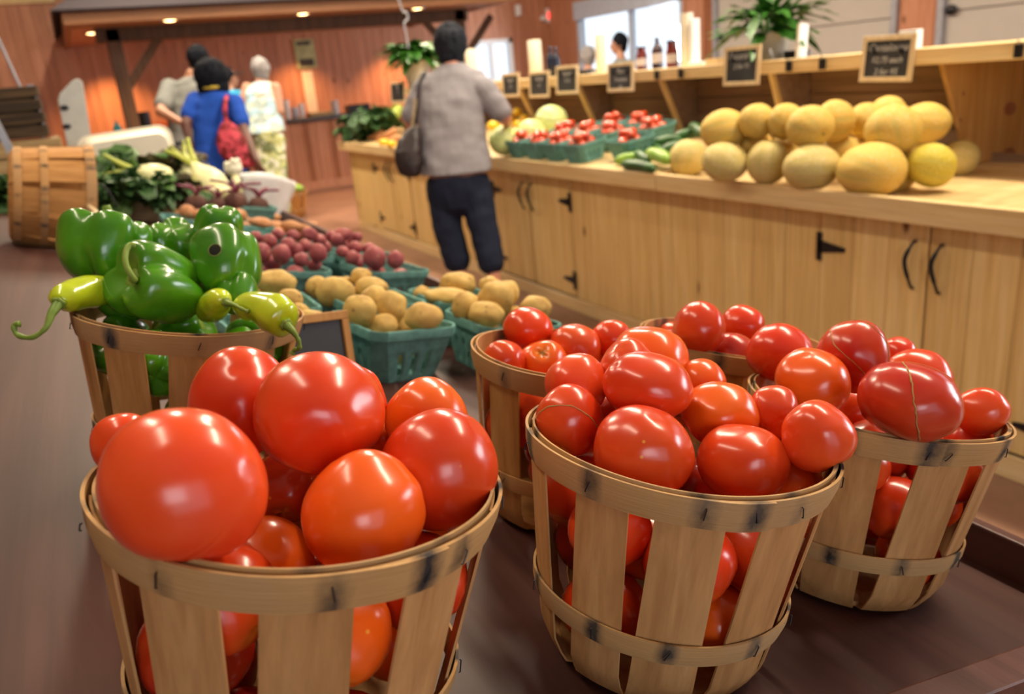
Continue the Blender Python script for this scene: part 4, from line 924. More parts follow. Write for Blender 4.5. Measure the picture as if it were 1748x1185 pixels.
RB = {'red1': 'nearest left red basket', 'red2': 'red basket at the table edge', 'red3': 'second left red basket', 'red4': 'rear right red basket'}
for bn in RL:
    for i, (x, y, z, r, rz) in enumerate(POT[bn]):
        k += 1
        lumpy((x, y, z), r, rz, TR @ RZ(i * 40), 'red_potato', 'redpotato', 'red potato %s, %s' % (RL[bn][i], RB[bn]), 'potato', 'red potatoes in teal pulp baskets', 400 + k, (1, .93, 1), .08, 20, 13, eyes=4)
for bi in (6, 7, 8, 9):
    u, v, a, lb = PB[bi]
    for q in range(7):
        a2 = q * 1.05 + bi; rr = .045 if q < 6 else 0
        lumpy(tab(u + rr * cos(a2), v + rr * sin(a2), .045 + .03 * (q % 2)), .027, .024, TR, 'red_potato', 'redpotato', 'red potato packed at the bottom of a teal pulp basket, mostly hidden', 'potato', 'red potatoes packed low in the teal baskets', 500 + bi * 9 + q, amp=.08, nu=14, nv=9)
SWL = ['rounded top', 'darker, at the far left', 'long one in front', 'at the right end of the heap', 'by the table edge', 'in the middle of the heap', 'small, left of the middle', 'orange, near the red potatoes', 'small orange at the corner', 'large pale one beside the leaves', 'brown one beside the leaves', 'stubby one beside the large pale one', 'flat one in front', 'thin one at the right', 'thin one in the middle']
for i, (x, y, z, r, rz) in enumerate(POT['sweet']):
    lumpy((x, y, z), r, rz * .9, TR @ RZ(70 + i * 23), 'sweet_potato', 'sweet', 'sweet potato, %s, behind the red potatoes' % SWL[i], 'sweet potato', 'sweet potatoes behind the red ones', 600 + i, (1.1, .66, .95), .10, 20, 13)
for i in range(16):
    a2 = i * 2.399; rr = .3 * sqrt((i + .5) / 16)
    lumpy(tab(.60 + rr * cos(a2) * .9, 3.42 + rr * sin(a2) * 1.25, .036), .045, .033, TR @ RZ(i * 47), 'sweet_potato', 'sweet', 'sweet potato lying low on the table in the heap', 'sweet potato', 'sweet potatoes low in the heap', 640 + i, (1.1, .68, 1), .10, 16, 10)

# ------------------------------------------------------------------ leaf bunches, beets, fennel, cauliflower at the far end of the table
def leaf_mesh(name, mat, curl=.5, ruff=.12, seed=1, width=.42, nu=6, nv=9):
    mb = MB()
    def fn(u, v):
        x = (u - .5) * 2; w_ = width * (sin(pi * min(1, v * .92 + .06)) ** .75)
        z = curl * (-(v ** 2) * .55) + .10 * abs(x) * w_ * 2 + ruff * abs(x) * noise.noise(Vector((x * 2, v * 6, seed)))
        return Vector((x * w_ * (1 + .2 * noise.noise(Vector((v * 7, x, seed)))), v, z + ruff * .7 * noise.noise(Vector((x * 3, v * 4, seed + 9)))))
    mb.grid(fn, nu, nv)
    me = bpy.data.meshes.new(name); me.from_pydata([tuple(p) for p in mb.v], [], mb.f); me.polygons.foreach_set('use_smooth', [True] * len(me.polygons)); me.materials.append(M[mat]); me.update(); return me
def bunch(name, label, cat, ctr, rad, n, size, mats, group=None, up=.5, ribm='rib', seed=0, leafname='leaf', curl=.9, ruff=.40, width=.58, droop=0):
    rnd = random.Random(seed); B = thing(name, label, cat, ctr, None, group)
    ms = [leaf_mesh('leaf', m_, curl, ruff, s_ + seed, width) for s_, m_ in enumerate(mats)]
    for i in range(n):
        a = i * 2.399 + rnd.uniform(-.3, .3); el = rnd.uniform(-.35 + up, 1.2) if not droop else rnd.uniform(-.9, 1.1)
        d = Vector((cos(a) * cos(el), sin(a) * cos(el), sin(el)))
        st = Vector((cos(a) * rad[0], sin(a) * rad[1], 0)) * rnd.uniform(.05, .5) + Vector((0, 0, rad[2] * rnd.uniform(.1, .7)))
        sz = size * rnd.uniform(.7, 1.15)
        X_ = d.cross(Vector((0, 0, 1))).normalized(); Z_ = X_.cross(d).normalized()
        rt = Matrix((X_, d, Z_)).transposed()
        o = bpy.data.objects.new(leafname, ms[i % len(ms)]); C.objects.link(o); o.parent = B
        o.matrix_basis = Matrix.Translation(st) @ rt.to_4x4() @ Matrix.Rotation(rnd.uniform(-.7, .7), 4, 'Y') @ Matrix.Scale(sz, 4)
    return B
cr = thing('shallow_crate', 'low wooden crate under the leafy greens, almost hidden', 'crate', tab(.22, 4.25, 0), TR)
for s_ in (-1, 1):
    MB().bbox((-.22, s_ * .26 - .008, 0), (.22, s_ * .26 + .008, .09)).build('side_board', 'crate', cr)
    MB().bbox((s_ * .22 - .008, -.26, 0), (s_ * .22 + .008, .26, .09)).build('end_board', 'crate', cr)
MB().bbox((-.22, -.26, .0), (.22, .26, .012)).build('bottom_board', 'crate', cr)
GG = 'leafy greens at the far end of the table'
bunch('leafy_greens', 'ruffled dark green bunch in front, against the tipped basket', 'greens', (0.0832, 4.0000, 1.0191), (.10, .10, .08), 44, .13, ['chard', 'kale', 'chard'], GG, 0, seed=1)
bunch('leafy_greens', 'dark green bunch directly above the bell peppers', 'greens', (0.2088, 3.9500, 1.0048), (.10, .10, .08), 44, .12, ['kale', 'chard', 'kale'], GG, 0, seed=2)
bunch('leafy_greens', 'bright green bunch at the upper left before the cream tub', 'greens', (0.0925, 4.2500, 1.0682), (.10, .10, .08), 30, .15, ['chard', 'kale'], GG, 0, seed=3)
bunch('leafy_greens', 'olive green bunch in the middle before the cream tub', 'greens', (0.2245, 4.3000, 1.0403), (.10, .10, .08), 28, .15, ['beetleaf', 'chard', 'beetleaf'], GG, 0, seed=4)
bunch('leafy_greens', 'dark red-veined leaves behind the pale bulbs', 'greens', (0.3930, 4.4000, 1.0320), (.10, .10, .08), 26, .14, ['beetleaf', 'kale', 'beetleaf'], GG, 0, seed=5)
bunch('leafy_greens', 'purple beet leaves below the pale bulbs', 'greens', (0.4265, 4.0500, 0.9766), (.12, .10, .06), 26, .13, ['beetleaf', 'beetleaf', 'kale'], GG, -.2, seed=6)
bunch('leafy_greens', 'leaves at the very left edge behind the tipped basket', 'greens', (-0.3530, 4.2000, 1.0533), (.10, .10, .10), 26, .16, ['chard', 'kale'], GG, 0, seed=7)
def bulb(c, r, ax, label, seed):
    R_ = axis_rot(Vector(ax).normalized())
    mb = MB(); mb.lathe([(.001, -1.0), (.5, -.92), (.92, -.5), (1.0, 0), (.85, .5), (.55, .95), (.35, 1.3), (.22, 1.7)], 18)
    mb.v = [Vector(c) + R_ @ (Vector((p.x, p.y * .75, p.z)) * r * (1 + .06 * noise.noise(p * 2 + Vector((seed,) * 3)))) for p in mb.v]
    o = simple('fennel_bulb', mb, 'fennel', label, 'fennel', 'pale fennel bulbs on the greens', True, loc=c, rot=R_)
    for q in range(3):
        a = q * 2.1 + seed
        MB().tube(catmull([(cos(a) * r * .12, sin(a) * r * .1, r * 1.5), (cos(a) * r * .4, sin(a) * r * .35, r * 2.2), (cos(a) * r * .9, sin(a) * r * .7, r * 2.9)], 4), taper_list(r * .20, r * .09, 9), 8).build('stalk', 'stalk', o, True)
    return o
bulb((0.2937, 4.0500, 1.0971), .078, dirv(-1, .25, -.1), 'pale yellow bulb pointing left over the green leaves', 1)
bulb((0.5140, 4.0500, 1.0456), .082, dirv(-.75, .8, .2), 'rounded pale bulb below the blue shirt, stalks to upper left', 2)
bulb((0.5404, 3.9500, 0.9901), .060, dirv(-1, .2, 0), 'smaller pale bulb in front, above the beets', 3)
bulb((0.4620, 4.3500, 1.0720), .055, dirv(-.35, 1, .1), 'pale bulb with upright yellow-green stalks at the back', 4)
cf = simple('cauliflower', MB().ell((0.6684, 4.3000, 1.0707), (.045, .045, .038), None, 18, 12), 'cauli', 'small white cauliflower head sticking out at the right of the bulbs', 'cauliflower', None, True)
MB().tube([(0.6662, 4.3000, 1.0594), (0.6663, 4.2200, 0.9550)], [.02, .016], 10).build('stem', 'fennel', cf, True, world=True)
for i in range(14):
    a = i * 2.4; MB().ell(Vector((0.6684, 4.3000, 1.0707)) + Vector((cos(a) * .03, sin(a) * .03, .012 + .012 * (i % 3))), (.014, .014, .014), None, 8, 6).build('floret', 'cauli', cf, True, world=True)
for i, (c, r, lb) in enumerate([((0.5797, 3.8500, 0.9558), .055, 'dark beet with its crown towards us, left of the white bag'), ((0.6851, 3.9000, 0.9189), .048, 'beet against the foot of the white bag'), ((0.4026, 3.7500, 0.9866), .045, 'dark beet under the purple leaves'), ((0.5017, 3.8500, 0.9517), .045, 'beet between the two dark ones')]):
    o = lumpy(c, r, r * .9, TR, 'beet', 'beet', lb, 'beet', 'beets beside the white bag', 700 + i, (1, 1, 1), .06, 20, 12)
    for q in range(4):
        a = q * 1.6 + i; MB().tube(catmull([(0, 0, r * .8), (cos(a) * r * .6, sin(a) * r * .6, r * 1.5), (cos(a) * r * 2, sin(a) * r * 1.5, r * 1.7)], 3), .006, 6).build('stalk', 'beetstem', o, True)
# white bag hanging over the edge board
def bag():
    c = Vector((0.8058, 4.3500, 0.9089)); mb = MB()
    def fn(u, v):
        a = 2 * pi * u; w_ = .15 * (.75 + .25 * v) ; x = cos(a) * w_; y = sin(a) * w_ * .45; z = (v - .55) * .26
        f = .012 * sin(9 * a) * v + .02 * noise.noise(Vector((cos(a) * 2, sin(a) * 2, v * 3)))
        q = Vector((x * (1 + f * 4), y * (1 + f * 6), z - .03 * (x / .15) ** 2 * v))
        return c + RY(14) @ q
    mb.grid(fn, 48, 10, True)
    L = 10 * 48; mb.f.append(tuple(range(47, -1, -1)))
    o = simple('white_bag', mb, 'white', 'white plastic bag standing open at the far right table edge beyond the beets', 'bag', None, True)
    s_ = o.modifiers.new('t', 'SOLIDIFY'); s_.thickness = .003
    MB().tube([(0.8445, 4.3500, 0.9548), (0.8703, 4.3500, 1.0295), (0.8741, 4.3500, 0.9506)], .006, 6).build('handle', 'white', o, True, world=True)
bag()
# cream tub standing on edge behind the greens
def rounded_tub():
    y0 = 4.85; cx = 0.254; zt = 1.284; cz = zt - .165
    B = thing('plastic_tub', 'cream plastic tub with rounded corners propped on its side behind the greens', 'tub', (cx, y0, cz - .17), RY(-3))
    def ring(hw, hh_, cr_, y):
        out = []
        for q, (sx, sz) in enumerate(((1, 1), (-1, 1), (-1, -1), (1, -1))):
            for k_ in range(7):
                a = q * pi / 2 + k_ * pi / 12; out.append((sx * (hw - cr_) + cos(a) * cr_, y, .17 + sz * (hh_ - cr_) + sin(a) * cr_))
        return out
    hw = .222
    prof = [(hw - .035, .135, .045, -.112), (hw - .012, .158, .06, 0), (hw - .005, .162, .06, .014), (hw + .012, .178, .065, .012), (hw + .012, .178, .065, 0), (hw - .005, .165, .06, 0), (hw - .03, .14, .05, -.12)]
    vs = []; n = 28
    for p in prof: vs += ring(p[0], p[1], p[2], p[3])
    fs = [(j * n + i, j * n + (i + 1) % n, (j + 1) * n + (i + 1) % n, (j + 1) * n + i) for j in range(len(prof) - 1) for i in range(n)]
    fs.append(tuple(range(n))); fs.append(tuple(range(len(prof) * n - 1, (len(prof) - 1) * n - 1, -1)))
    mb = MB(); mb.add(vs, fs); mb.build('tub_body', 'cream', B, auto=.8)
rounded_tub()
# grey display panel with two hand holes
def panel():
    pts = [(0.0592, 5.1000, 1.2255), (0.1112, 5.1000, 1.5573), (0.0930, 5.1000, 1.5767), (0.0660, 5.1000, 1.5700), (-0.0107, 5.1000, 1.5080), (-0.0274, 5.1000, 1.4736), (-0.0528, 5.1000, 1.2388)]
    lo = tab(.05, 5.1, 0).z; a = Vector(pts[0]); b = Vector(pts[-1]); a.z = lo; b.z = lo + .01
    P = [Vector(p) for p in pts]; dn = Vector((.02, 0, 0)); P = [a] + P[1:-1] + [b]
    mb = MB(); n = len(P); mb.add([p for p in P] + [p + Vector((0, .03, 0)) for p in P], [tuple(range(n)), tuple(range(2 * n - 1, n - 1, -1))] + [(i, i + n, (i + 1) % n + n, (i + 1) % n) for i in range(n)])
    o = simple('upright_panel', mb, 'greyboard', 'tall pale grey tapered panel standing left of the cream tub', 'panel')
    bevel(o, .004)
    for p in ((-0.0056, 5.0950, 1.4354), (-0.0173, 5.0950, 1.3395)): MB().ell(p, (.022, .006, .014), None, 12, 6).build('hand_hole', 'iron', o, True, world=True)
panel()
# slatted crates at far left
def crate(label, x0, x1, y0, z0, w_, hh, rot, mats, nslat, open_back=False, group='wooden crates at the far left'):
    B = thing('wooden_crate', label, 'crate', (x1, y0, z0), rot, group); W_ = x1 - x0; g = hh / nslat
    for i in range(nslat):
        for y in (0, w_): bevel(MB().bbox((-W_, y - .006, i * g + .006), (0, y + .006, (i + 1) * g - .006)).build('slat', mats[0], B), .002)
        MB().bbox((-.006, 0, i * g + .006), (.006, w_, (i + 1) * g - .006)).build('end_slat', mats[0], B)
        MB().bbox((-W_ - .006, 0, i * g + .006), (-W_ + .006, w_, (i + 1) * g - .006)).build('end_slat', mats[0], B)
    MB().bbox((-W_ + .01, .008, .01), (-.01, .014, hh - .02)).build('lining', mats[0], B)
    for x in (-.02, -W_ + .02):
        for y in (.02, w_ - .02): MB().bbox((x - .015, y - .012, 0), (x + .015, y + .012, hh)).build('corner_post', mats[1], B)
    MB().bbox((-W_, 0, 0), (0, w_, .01)).build('bottom_board', mats[0], B)
    return B
zt = tab(-.3, 4.75, 0).z
crate('pale wooden crate under the dark one at the far left', -0.065 - .42, -0.065, 4.75, zt + .01, .3, .25, RY(0), ('crate', 'lightframe'), 3)
crate('dark weathered crate tilted on top of the pale one, worn stamped boards', -0.110 - .42, -0.110, 4.8, zt + .265, .28, .25, RY(0), ('crate_dark', 'greymetal'), 4)
simple('metal_rod', MB().tube([(-0.2348, 5.3000, 1.8290), (-0.1826, 5.3000, 1.5124), (-0.1390, 5.3000, 1.2488), (-0.0866, 5.3000, 0.9749)], .007, 8), 'greymetal', 'thin grey rod slanting behind the dark crate at the far left', 'rod')
simple('grey_strut', MB().tube([(-0.3018, 4.5000, 1.4189), (-0.2687, 4.5000, 1.2520), (-0.2293, 4.5000, 1.0199)], .022, 4), 'greymetal', 'wide grey metal strut at the left edge before the crates', 'strut')
# big basket lying on its side
ax_ = Vector((0.9712, 0.0427, -0.2346))
tb = make_basket('large slatted basket lying on its side at the far left, mouth to the right', 0, 0, rt=.185, rb=.150, hh=.245, nsl=11, sw=.084, seed=31, warm=True, rot=axis_rot(ax_, 12), loc=Vector((-0.2330, 3.1291, 1.1677)), lower=.12, mid=.42, seam=100, stainy=.8, group='large splint basket')
bh = MB().tube(catmull([(.188, .03, .22), (.20, 0, .30), (.16, -.06, .34)], 5), .003, 6); bh.build('wire_bail', 'iron', tb, True)
MB().tube([(-0.0085, 2.9566, 1.1157), (0.0070, 2.8800, 1.1023), (0.0146, 2.8008, 1.0803)], [.008, .010, .008], 8).build('wooden_grip', 'lightframe', tb, True, world=True)

# ------------------------------------------------------------------ the long pine counter
CF, CB = 2.363, 2.443
YN, YS, YE = .25, 3.10, 8.28
K = thing('pine_counter', 'long knotty pine counter with doors along the right, produce on its sloping top', 'counter', (CB, YN, 0))
def wbox(lo, hi, name, mat, par=K, bv=.003):
    o = MB().bbox(lo, hi).build(name, mat, par, world=True)
    if bv: bevel(o, bv, 1)
    return o
y = YN; doors = [(1.72, 2.18), (1.26, 1.72), (4.5, 4.985), (4.0, 4.485), (7.05, 7.5), (6.6, 7.04)]
rndp = random.Random(4)
def in_door(a): return any(d0 - .001 <= a < d1 - .001 for d0, d1 in doors)
edges = sorted([YN, YE] + [e for d in doors for e in d])
for a, b_ in zip(edges, edges[1:]):
    if in_door(a) or b_ - a < .03: continue
    n_p = max(1, round((b_ - a) / .19)); w_ = (b_ - a) / n_p
    for i in range(n_p): wbox((CB, a + i * w_ + .0015, .09), (CB + .02, a + (i + 1) * w_ - .0015, .86), 'plank', 'pine', K, .002)
def strap_hinge(par, y_, z_, sgn):
    """black T hinge: upright plate on the seam, tapering tongue on the door"""
    mb = MB(); t = .006; x = CB - .008
    mb.bbox((x - t, y_ - .012 * 1, z_ - .055), (x, y_ + .012, z_ + .055)); o = mb
    vs = [(x - t, y_, z_ + .024), (x - t, y_, z_ - .024), (x - t, y_ + sgn * .12, z_ - .007), (x - t, y_ + sgn * .12, z_ + .007)]
    vs += [(x, p[1], p[2]) for p in vs]
    mb.add(vs, [(0, 1, 2, 3), (7, 6, 5, 4), (0, 3, 7, 4), (1, 5, 6, 2), (3, 2, 6, 7), (0, 4, 5, 1)])
    mb.build('hinge', 'iron', par, world=True)
for (d0, d1), hs, hn in zip(doors, ('far', 'near', 'far', 'near', 'far', 'near'), range(6)):
    D_ = MB().bbox((CB - .004, d0 + .004, .10), (CB + .014, d1 - .004, .85)).build('door', 'pine', K, world=True)
    n_p = 3; w_ = (d1 - d0 - .008) / n_p
    for i in range(n_p): bevel(MB().bbox((CB - .008, d0 + .004 + i * w_ + .001, .10), (CB + .0, d0 + .004 + (i + 1) * w_ - .001, .85)).build('plank', 'pine', D_, world=True), .0015, 1)
    ys = d1 if hs == 'far' else d0; sg = -1 if hs == 'far' else 1
    for z_ in (.665, .20): strap_hinge(D_, ys, z_, sg)
    yh = d0 + .05 if hs == 'far' else d1 - .05
    MB().tube(catmull([(CB - .008, yh, .74), (CB - .025, yh, .735), (CB - .042, yh + .012, .69), (CB - .040, yh + .012, .65), (CB - .022, yh, .585), (CB - .008, yh, .575)], 5), [.005] * 8 + [.0075] * 10 + [.005] * 8, 8).build('handle', 'iron', D_, True, world=True)
wbox((CB + .05, YN, 0), (CB + .07, YE, .09), 'toe_board', 'pine_y')
wbox((CB - .005, YN, 0), (CB + .012, YE, .085), 'base_rail', 'pine_y')
wbox((CB, YE - .02, .0), (3.3, YE, .86), 'end_panel', 'pine_panel')
wbox((CB, YN, .0), (3.3, YN + .02, .84), 'end_panel', 'pine_panel')
wbox((CF, YN, .812), (CF + .028, YS - .002, .893), 'front_board', 'pine_y')
wbox((CF, YS + .002, .812), (CF + .028, YE + .05, .893), 'front_board', 'pine_y')
# near flat deck boards, far sloping deck boards
nx = 5
for i in range(nx):
    x0 = CF + .028 + i * (3.45 - CF - .028) / nx; x1 = CF + .028 + (i + 1) * (3.45 - CF - .028) / nx
    wbox((x0 + .001, YN, .845), (x1 - .001, YS, .866), 'deck_board', 'pine_deck', K, .002)
dsl = .135
def dz(x): return .885 + (x - 2.363) * dsl
for i in range(nx):
    x0 = CF + .03 + i * (3.26 - CF - .03) / nx; x1 = CF + .03 + (i + 1) * (3.26 - CF - .03) / nx - .002
    mb = MB(); mb.add([(x, y_, dz(x) + o_) for o_ in (-.02, 0) for y_ in (YS, YE + .04) for x in (x0, x1)], [(0, 2, 3, 1), (4, 5, 7, 6), (0, 1, 5, 4), (2, 6, 7, 3), (0, 4, 6, 2), (1, 3, 7, 5)])
    mb.build('deck_board', 'pine_deck', K, world=True)
# back panel in boards
for i in range(3):
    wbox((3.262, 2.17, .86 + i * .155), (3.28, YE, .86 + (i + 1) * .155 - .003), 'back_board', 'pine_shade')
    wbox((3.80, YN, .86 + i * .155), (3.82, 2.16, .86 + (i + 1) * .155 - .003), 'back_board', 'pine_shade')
wbox((3.281, 2.17, .86), (3.292, YE, 1.322), 'gap_light_blocker', 'pine_shade'); wbox((3.821, YN, .86), (3.832, 2.16, 1.322), 'gap_light_blocker', 'pine_shade')  # unseen boards added to stop light showing through the gaps
wbox((3.45, YN, .845), (3.80, 2.12, .866), 'deck_board', 'pine_deck'); wbox((3.42, YN, 1.322), (3.84, 2.13, 1.345), 'shelf_board', 'pine_y')
S = K
wbox((3.0, YN, 1.322), (3.42, YE, 1.345), 'shelf_board', 'pine_y')
wbox((2.985, YN, 1.285), (3.0, YE, 1.347), 'shelf_edge', 'pine_y')
def divider(y_, t=.02, name='divider', mat='pine_panel', x0=3.004, slope=.62, xb=3.262, far=None):
    z1 = 1.322; zb = .867 if y_ < YS else None
    pts = []
    if y_ < YS: pts = [(x0, z1), (x0 + (z1 - zb) * slope * .85, zb), ((far or xb), zb), ((far or xb), z1)]
    else:
        xf = 3.12; pts = [(x0, z1), (3.15, dz(3.15)), (xb, dz(xb)), (xb, z1)]
    mb = MB(); n = len(pts); mb.add([(p[0], y_ + s_ * t / 2, p[1]) for s_ in (-1, 1) for p in pts], [tuple(range(n)), tuple(range(2 * n - 1, n - 1, -1))] + [(i, i + n, (i + 1) % n + n, (i + 1) % n) for i in range(n)])
    bevel(mb.build(name, mat, K, world=True), .003, 1)
divider(2.15, far=3.80)
for p, rr in (((3.4793, 2.1390, 1.0737), (.042, .003, .028)), ((3.5044, 2.1390, 0.8853), (.045, .003, .024)), ((3.1660, 2.1390, 1.1607), (.008, .003, .010)), ((3.1620, 2.1390, 1.0592), (.007, .003, .008))):
    MB().ell(p, rr, None, 16, 6).build('knot', 'redtrim', K, True, world=True)
for y_ in (3.02, 3.87, 4.76, 5.57, 6.6, 7.6): divider(y_, .024, 'bracket', 'pine_shade'); MB().tube([(3.0, y_, 1.32), (3.148, y_, dz(3.15) if y_ > YS else .89)], .017, 4).build('bracket_lit_edge', 'pine', K, world=True)  # dark faces paint the shade, pale edge strip the light it catches
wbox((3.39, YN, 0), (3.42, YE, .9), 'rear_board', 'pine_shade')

# melons
MLAB = ['largest golden melon at the front of the pile', 'broad melon lying sideways, front row, left of the largest', 'upright ribbed melon in the front row', 'brownish-yellow melon in the front row, second from left', 'melon at the left end of the front row', 'greenish yellow melon at the right front', 'big melon on top at the right, pale green patch below', 'melon half hidden behind the largest golden one', 'bright yellow melon on top with a small green scar', 'melon at the left end of the top row', 'melon with a brown patch on the top row', 'melon at the far right top, against the pine divider', 'bright melon behind the one with the green scar', 'melon second from left in the top row, set back', 'melon in shade between the rows at the left', 'small lit melon between the rows in the middle', 'melon in shade in the middle of the top row', 'pale greenish melon at the far right end, low', 'farthest melon, topmost at the back', 'melon filling behind the largest one', 'melon filling behind the upright ribbed one', 'melon filling behind the greenish yellow one']
def melon_fn(rnd):
    off = Vector((rnd.uniform(0, 60), 3, 1)); el = rnd.uniform(1.0, 1.1)
    def fn(t, p):
        g = abs(cos(5 * p)) ; gr = math.exp(-(g / .28) ** 2) * sin(t)
        d = Vector((sin(t) * cos(p), sin(t) * sin(p), cos(t) * el)); k_ = 1 - .022 * gr + .04 * noise.noise(d * 1.1 + off) - .04 * math.exp(-(t / .2) ** 2)
        return d * k_
    return fn
for i, (x, y_, z, r, rz) in enumerate(POT['melon']):
    rnd = random.Random(50 + i); fn = melon_fn(rnd); ax = Vector((rnd.uniform(-1, 1), rnd.uniform(-1, 1), rnd.uniform(-.3, .4))).normalized()
    if i == 8: ax = Vector((-.15, -.85, -.25)).normalized()
    if i == 0: ax = Vector((.2, .9, .2)).normalized()
    if i == 17: ax = Vector((.5, -.8, -.1)).normalized()
    if i == 1: ax = Vector((.85, -.35, 0)).normalized()
    if i == 2: ax = Vector((.25, .1, .95)).normalized()
    sr = axis_rot(ax, rnd.uniform(0, 90))
    mat = 'melon_green' if i in (5,) else ('melon_pale' if i in (1, 2, 3, 4, 17) else 'melon')
    o = sphere_obj(fn, (x, y_, z), r, rz, Matrix.Identity(3), 'cantaloupe', mat, MLAB[i], 'melon', 'melons piled on the pine counter', None, 48, 30, lambda t, p: math.exp(-(abs(cos(5 * p)) / .30) ** 2) * sin(t), sr)
    mb = MB(); mb.lathe([(.001, .93), (.07, .955), (.09, .97), (.05, .985), (.001, .98)], 10)
    mb.v = [Vector(((sr @ p).x * r, (sr @ p).y * r, (sr @ p).z * rz)) for p in mb.v]; mb.build('stem_scar', 'stemscar', o, True)
# cabbages
def cabbage(c, r, label, seed):
    rnd = random.Random(seed)
    o = simple('cabbage', MB().ell(c, (r * .95, r * .95, r * .88), None, 28, 18), 'cabbage', label, 'cabbage', 'pale green cabbages', True, loc=c)
    for i in range(7):
        a = i * 2.4 + seed; tl = rnd.uniform(.3, 1.3); A = axis_rot(Vector((sin(tl) * cos(a), sin(tl) * sin(a), cos(tl))))
        mb = MB()
        def fn(u, v):
            t = v * 1.15; p = u * 2 * pi
            k_ = r * (.965 + .035 * v + .03 * v * noise.noise(Vector((cos(p) * 2, sin(p) * 2, seed + i))))
            return A @ Vector((sin(t) * cos(p) * k_, sin(t) * sin(p) * k_, cos(t) * k_))
        mb.grid(fn, 24, 8, True); mb.build('leaf', 'cabbage', o, True)
        mb = MB(); mb.tube([A @ Vector((sin(t) * r * .985, 0, cos(t) * r * .985)) for t in (0, .3, .6, .9, 1.12)], [.002, .003, .004, .005, .006], 6); mb.build('leaf_rib', 'rib', o, True)
    return o
cabbage((2.8521, 4.8577, 1.0608), 0.1144, 'largest cabbage, at the back right of the others', 1)
cabbage((2.5785, 4.6612, 1.0112), 0.1013, 'cabbage in the middle of the pile', 2)
cabbage((2.4226, 4.7419, 0.9867), 0.0977, 'greener cabbage at the left beside the grey shirt', 3)
cabbage((2.5581, 4.7862, 0.9848), 0.0766, 'small pale cabbage wedged between the larger ones', 4)
# plum tomato boxes
DR = RY(-math.degrees(math.atan(dsl)))
bx = [(2.50, 4.60), (2.50, 4.37), (2.50, 4.14), (2.50, 3.90), (2.60, 3.60), (2.73, 4.46), (2.73, 4.22), (2.74, 3.98), (2.86, 3.74), (2.96, 4.25), (2.97, 4.0)]
bl = ['farthest of the front row', 'second in the front row', 'third in the front row', 'nearest of the front row', 'set apart nearest the cucumbers', 'left end of the second row', 'middle of the second row', 'right end of the second row', 'nearest the cucumbers, rear', 'left one of the back row', 'right one of the back row']
for q, (x, y_) in enumerate(bx):
    pulp((x, y_, dz(x) + .001), DR @ RZ(random.uniform(-5, 5)), 'teal pulp basket of plum tomatoes on the counter, ' + bl[q], 1.05, 'teal pulp baskets on the pine counter')
    for i in range(9):
        a = i * 2.4 + q; rr = .058 * sqrt((i % 6 + .5) / 6); hz = .095 if i < 6 else .13
        p = Vector((x, y_, dz(x))) + DR @ Vector((rr * cos(a), rr * sin(a), hz)); A = RZ(random.uniform(0, 180)) @ RX(80)
        mb = MB(); mb.ell(p, (.026, .025, .037), A, 14, 9)
        simple('plum_tomato', mb, 'plum', 'plum tomato in the counter basket, ' + bl[q], 'tomato', 'plum tomatoes in the counter basket, ' + bl[q], True, loc=p)
# cucumbers
cu = [('cuke', (1078, 262), (1136, 288), .026, .03, 'dark cucumber at the front, lying before the light green one'), ('zuke', (1106, 262), (1142, 274), .030, .05, 'light green cucumber behind the front dark one'), ('zuke', (1050, 276), (1100, 268), .024, .02, 'light green cucumber at the left of the pile'), ('cuke', (1062, 281), (1118, 289), .024, .02, 'dark cucumber along the front edge board'), ('cuke', (1118, 246), (1165, 238), .026, .05, 'dark cucumber in the middle of the pile'), ('cuke', (1130, 258), (1185, 244), .026, .03, 'cucumber running behind the leftmost melon'), ('cuke', (1150, 236), (1196, 226), .025, .06, 'bluish cucumber high at the back'), ('cuke', (1180, 216), (1204, 232), .025, .09, 'cucumber standing up at the back against the melons'), ('cuke', (1100, 250), (1140, 262), .023, .02, 'cucumber between the box and the light green one')]
CUKES = [[(2.5666, 3.5632, 0.9428), (2.3793, 3.0423, 0.9175)], [(2.5201, 3.3595, 0.9567), (2.4367, 3.0877, 0.9454)], [(2.4315, 3.5216, 0.9195), (2.5407, 3.4174, 0.9343)], [(2.3968, 3.411, 0.9148), (2.3731, 3.1134, 0.9116)], [(2.6837, 3.5142, 0.9788), (2.7897, 3.4193, 0.9931)], [(2.6381, 3.398, 0.9525), (2.8071, 3.3479, 0.9753)], [(2.7686, 3.4646, 1.0004), (2.895, 3.4002, 1.0175)], [(2.8895, 3.4676, 1.047), (2.7215, 3.1624, 1.0243)], [(2.7177, 3.6522, 0.9582), (2.6225, 3.331, 0.9453)]]
for (m_, pa_, pb_, r, h, lb), (A_, B_) in zip(cu, CUKES):
    r *= 1.12
    A_, B_ = Vector(A_), Vector(B_); L = (B_ - A_)
    if L.length > .30: B_ = A_ + L * (.30 / L.length); L = B_ - A_
    mid = (A_ + B_) / 2 + Vector((0, 0, .008))
    o = simple('cucumber', MB().tube(catmull([A_, mid, B_], 6), [r * s_ for s_ in (.35, .7, .88, .96, 1, 1, 1, 1, .98, .95, .88, .7, .35)], 14), m_, lb, 'cucumber', 'cucumbers on the counter', True, loc=tuple(mid))
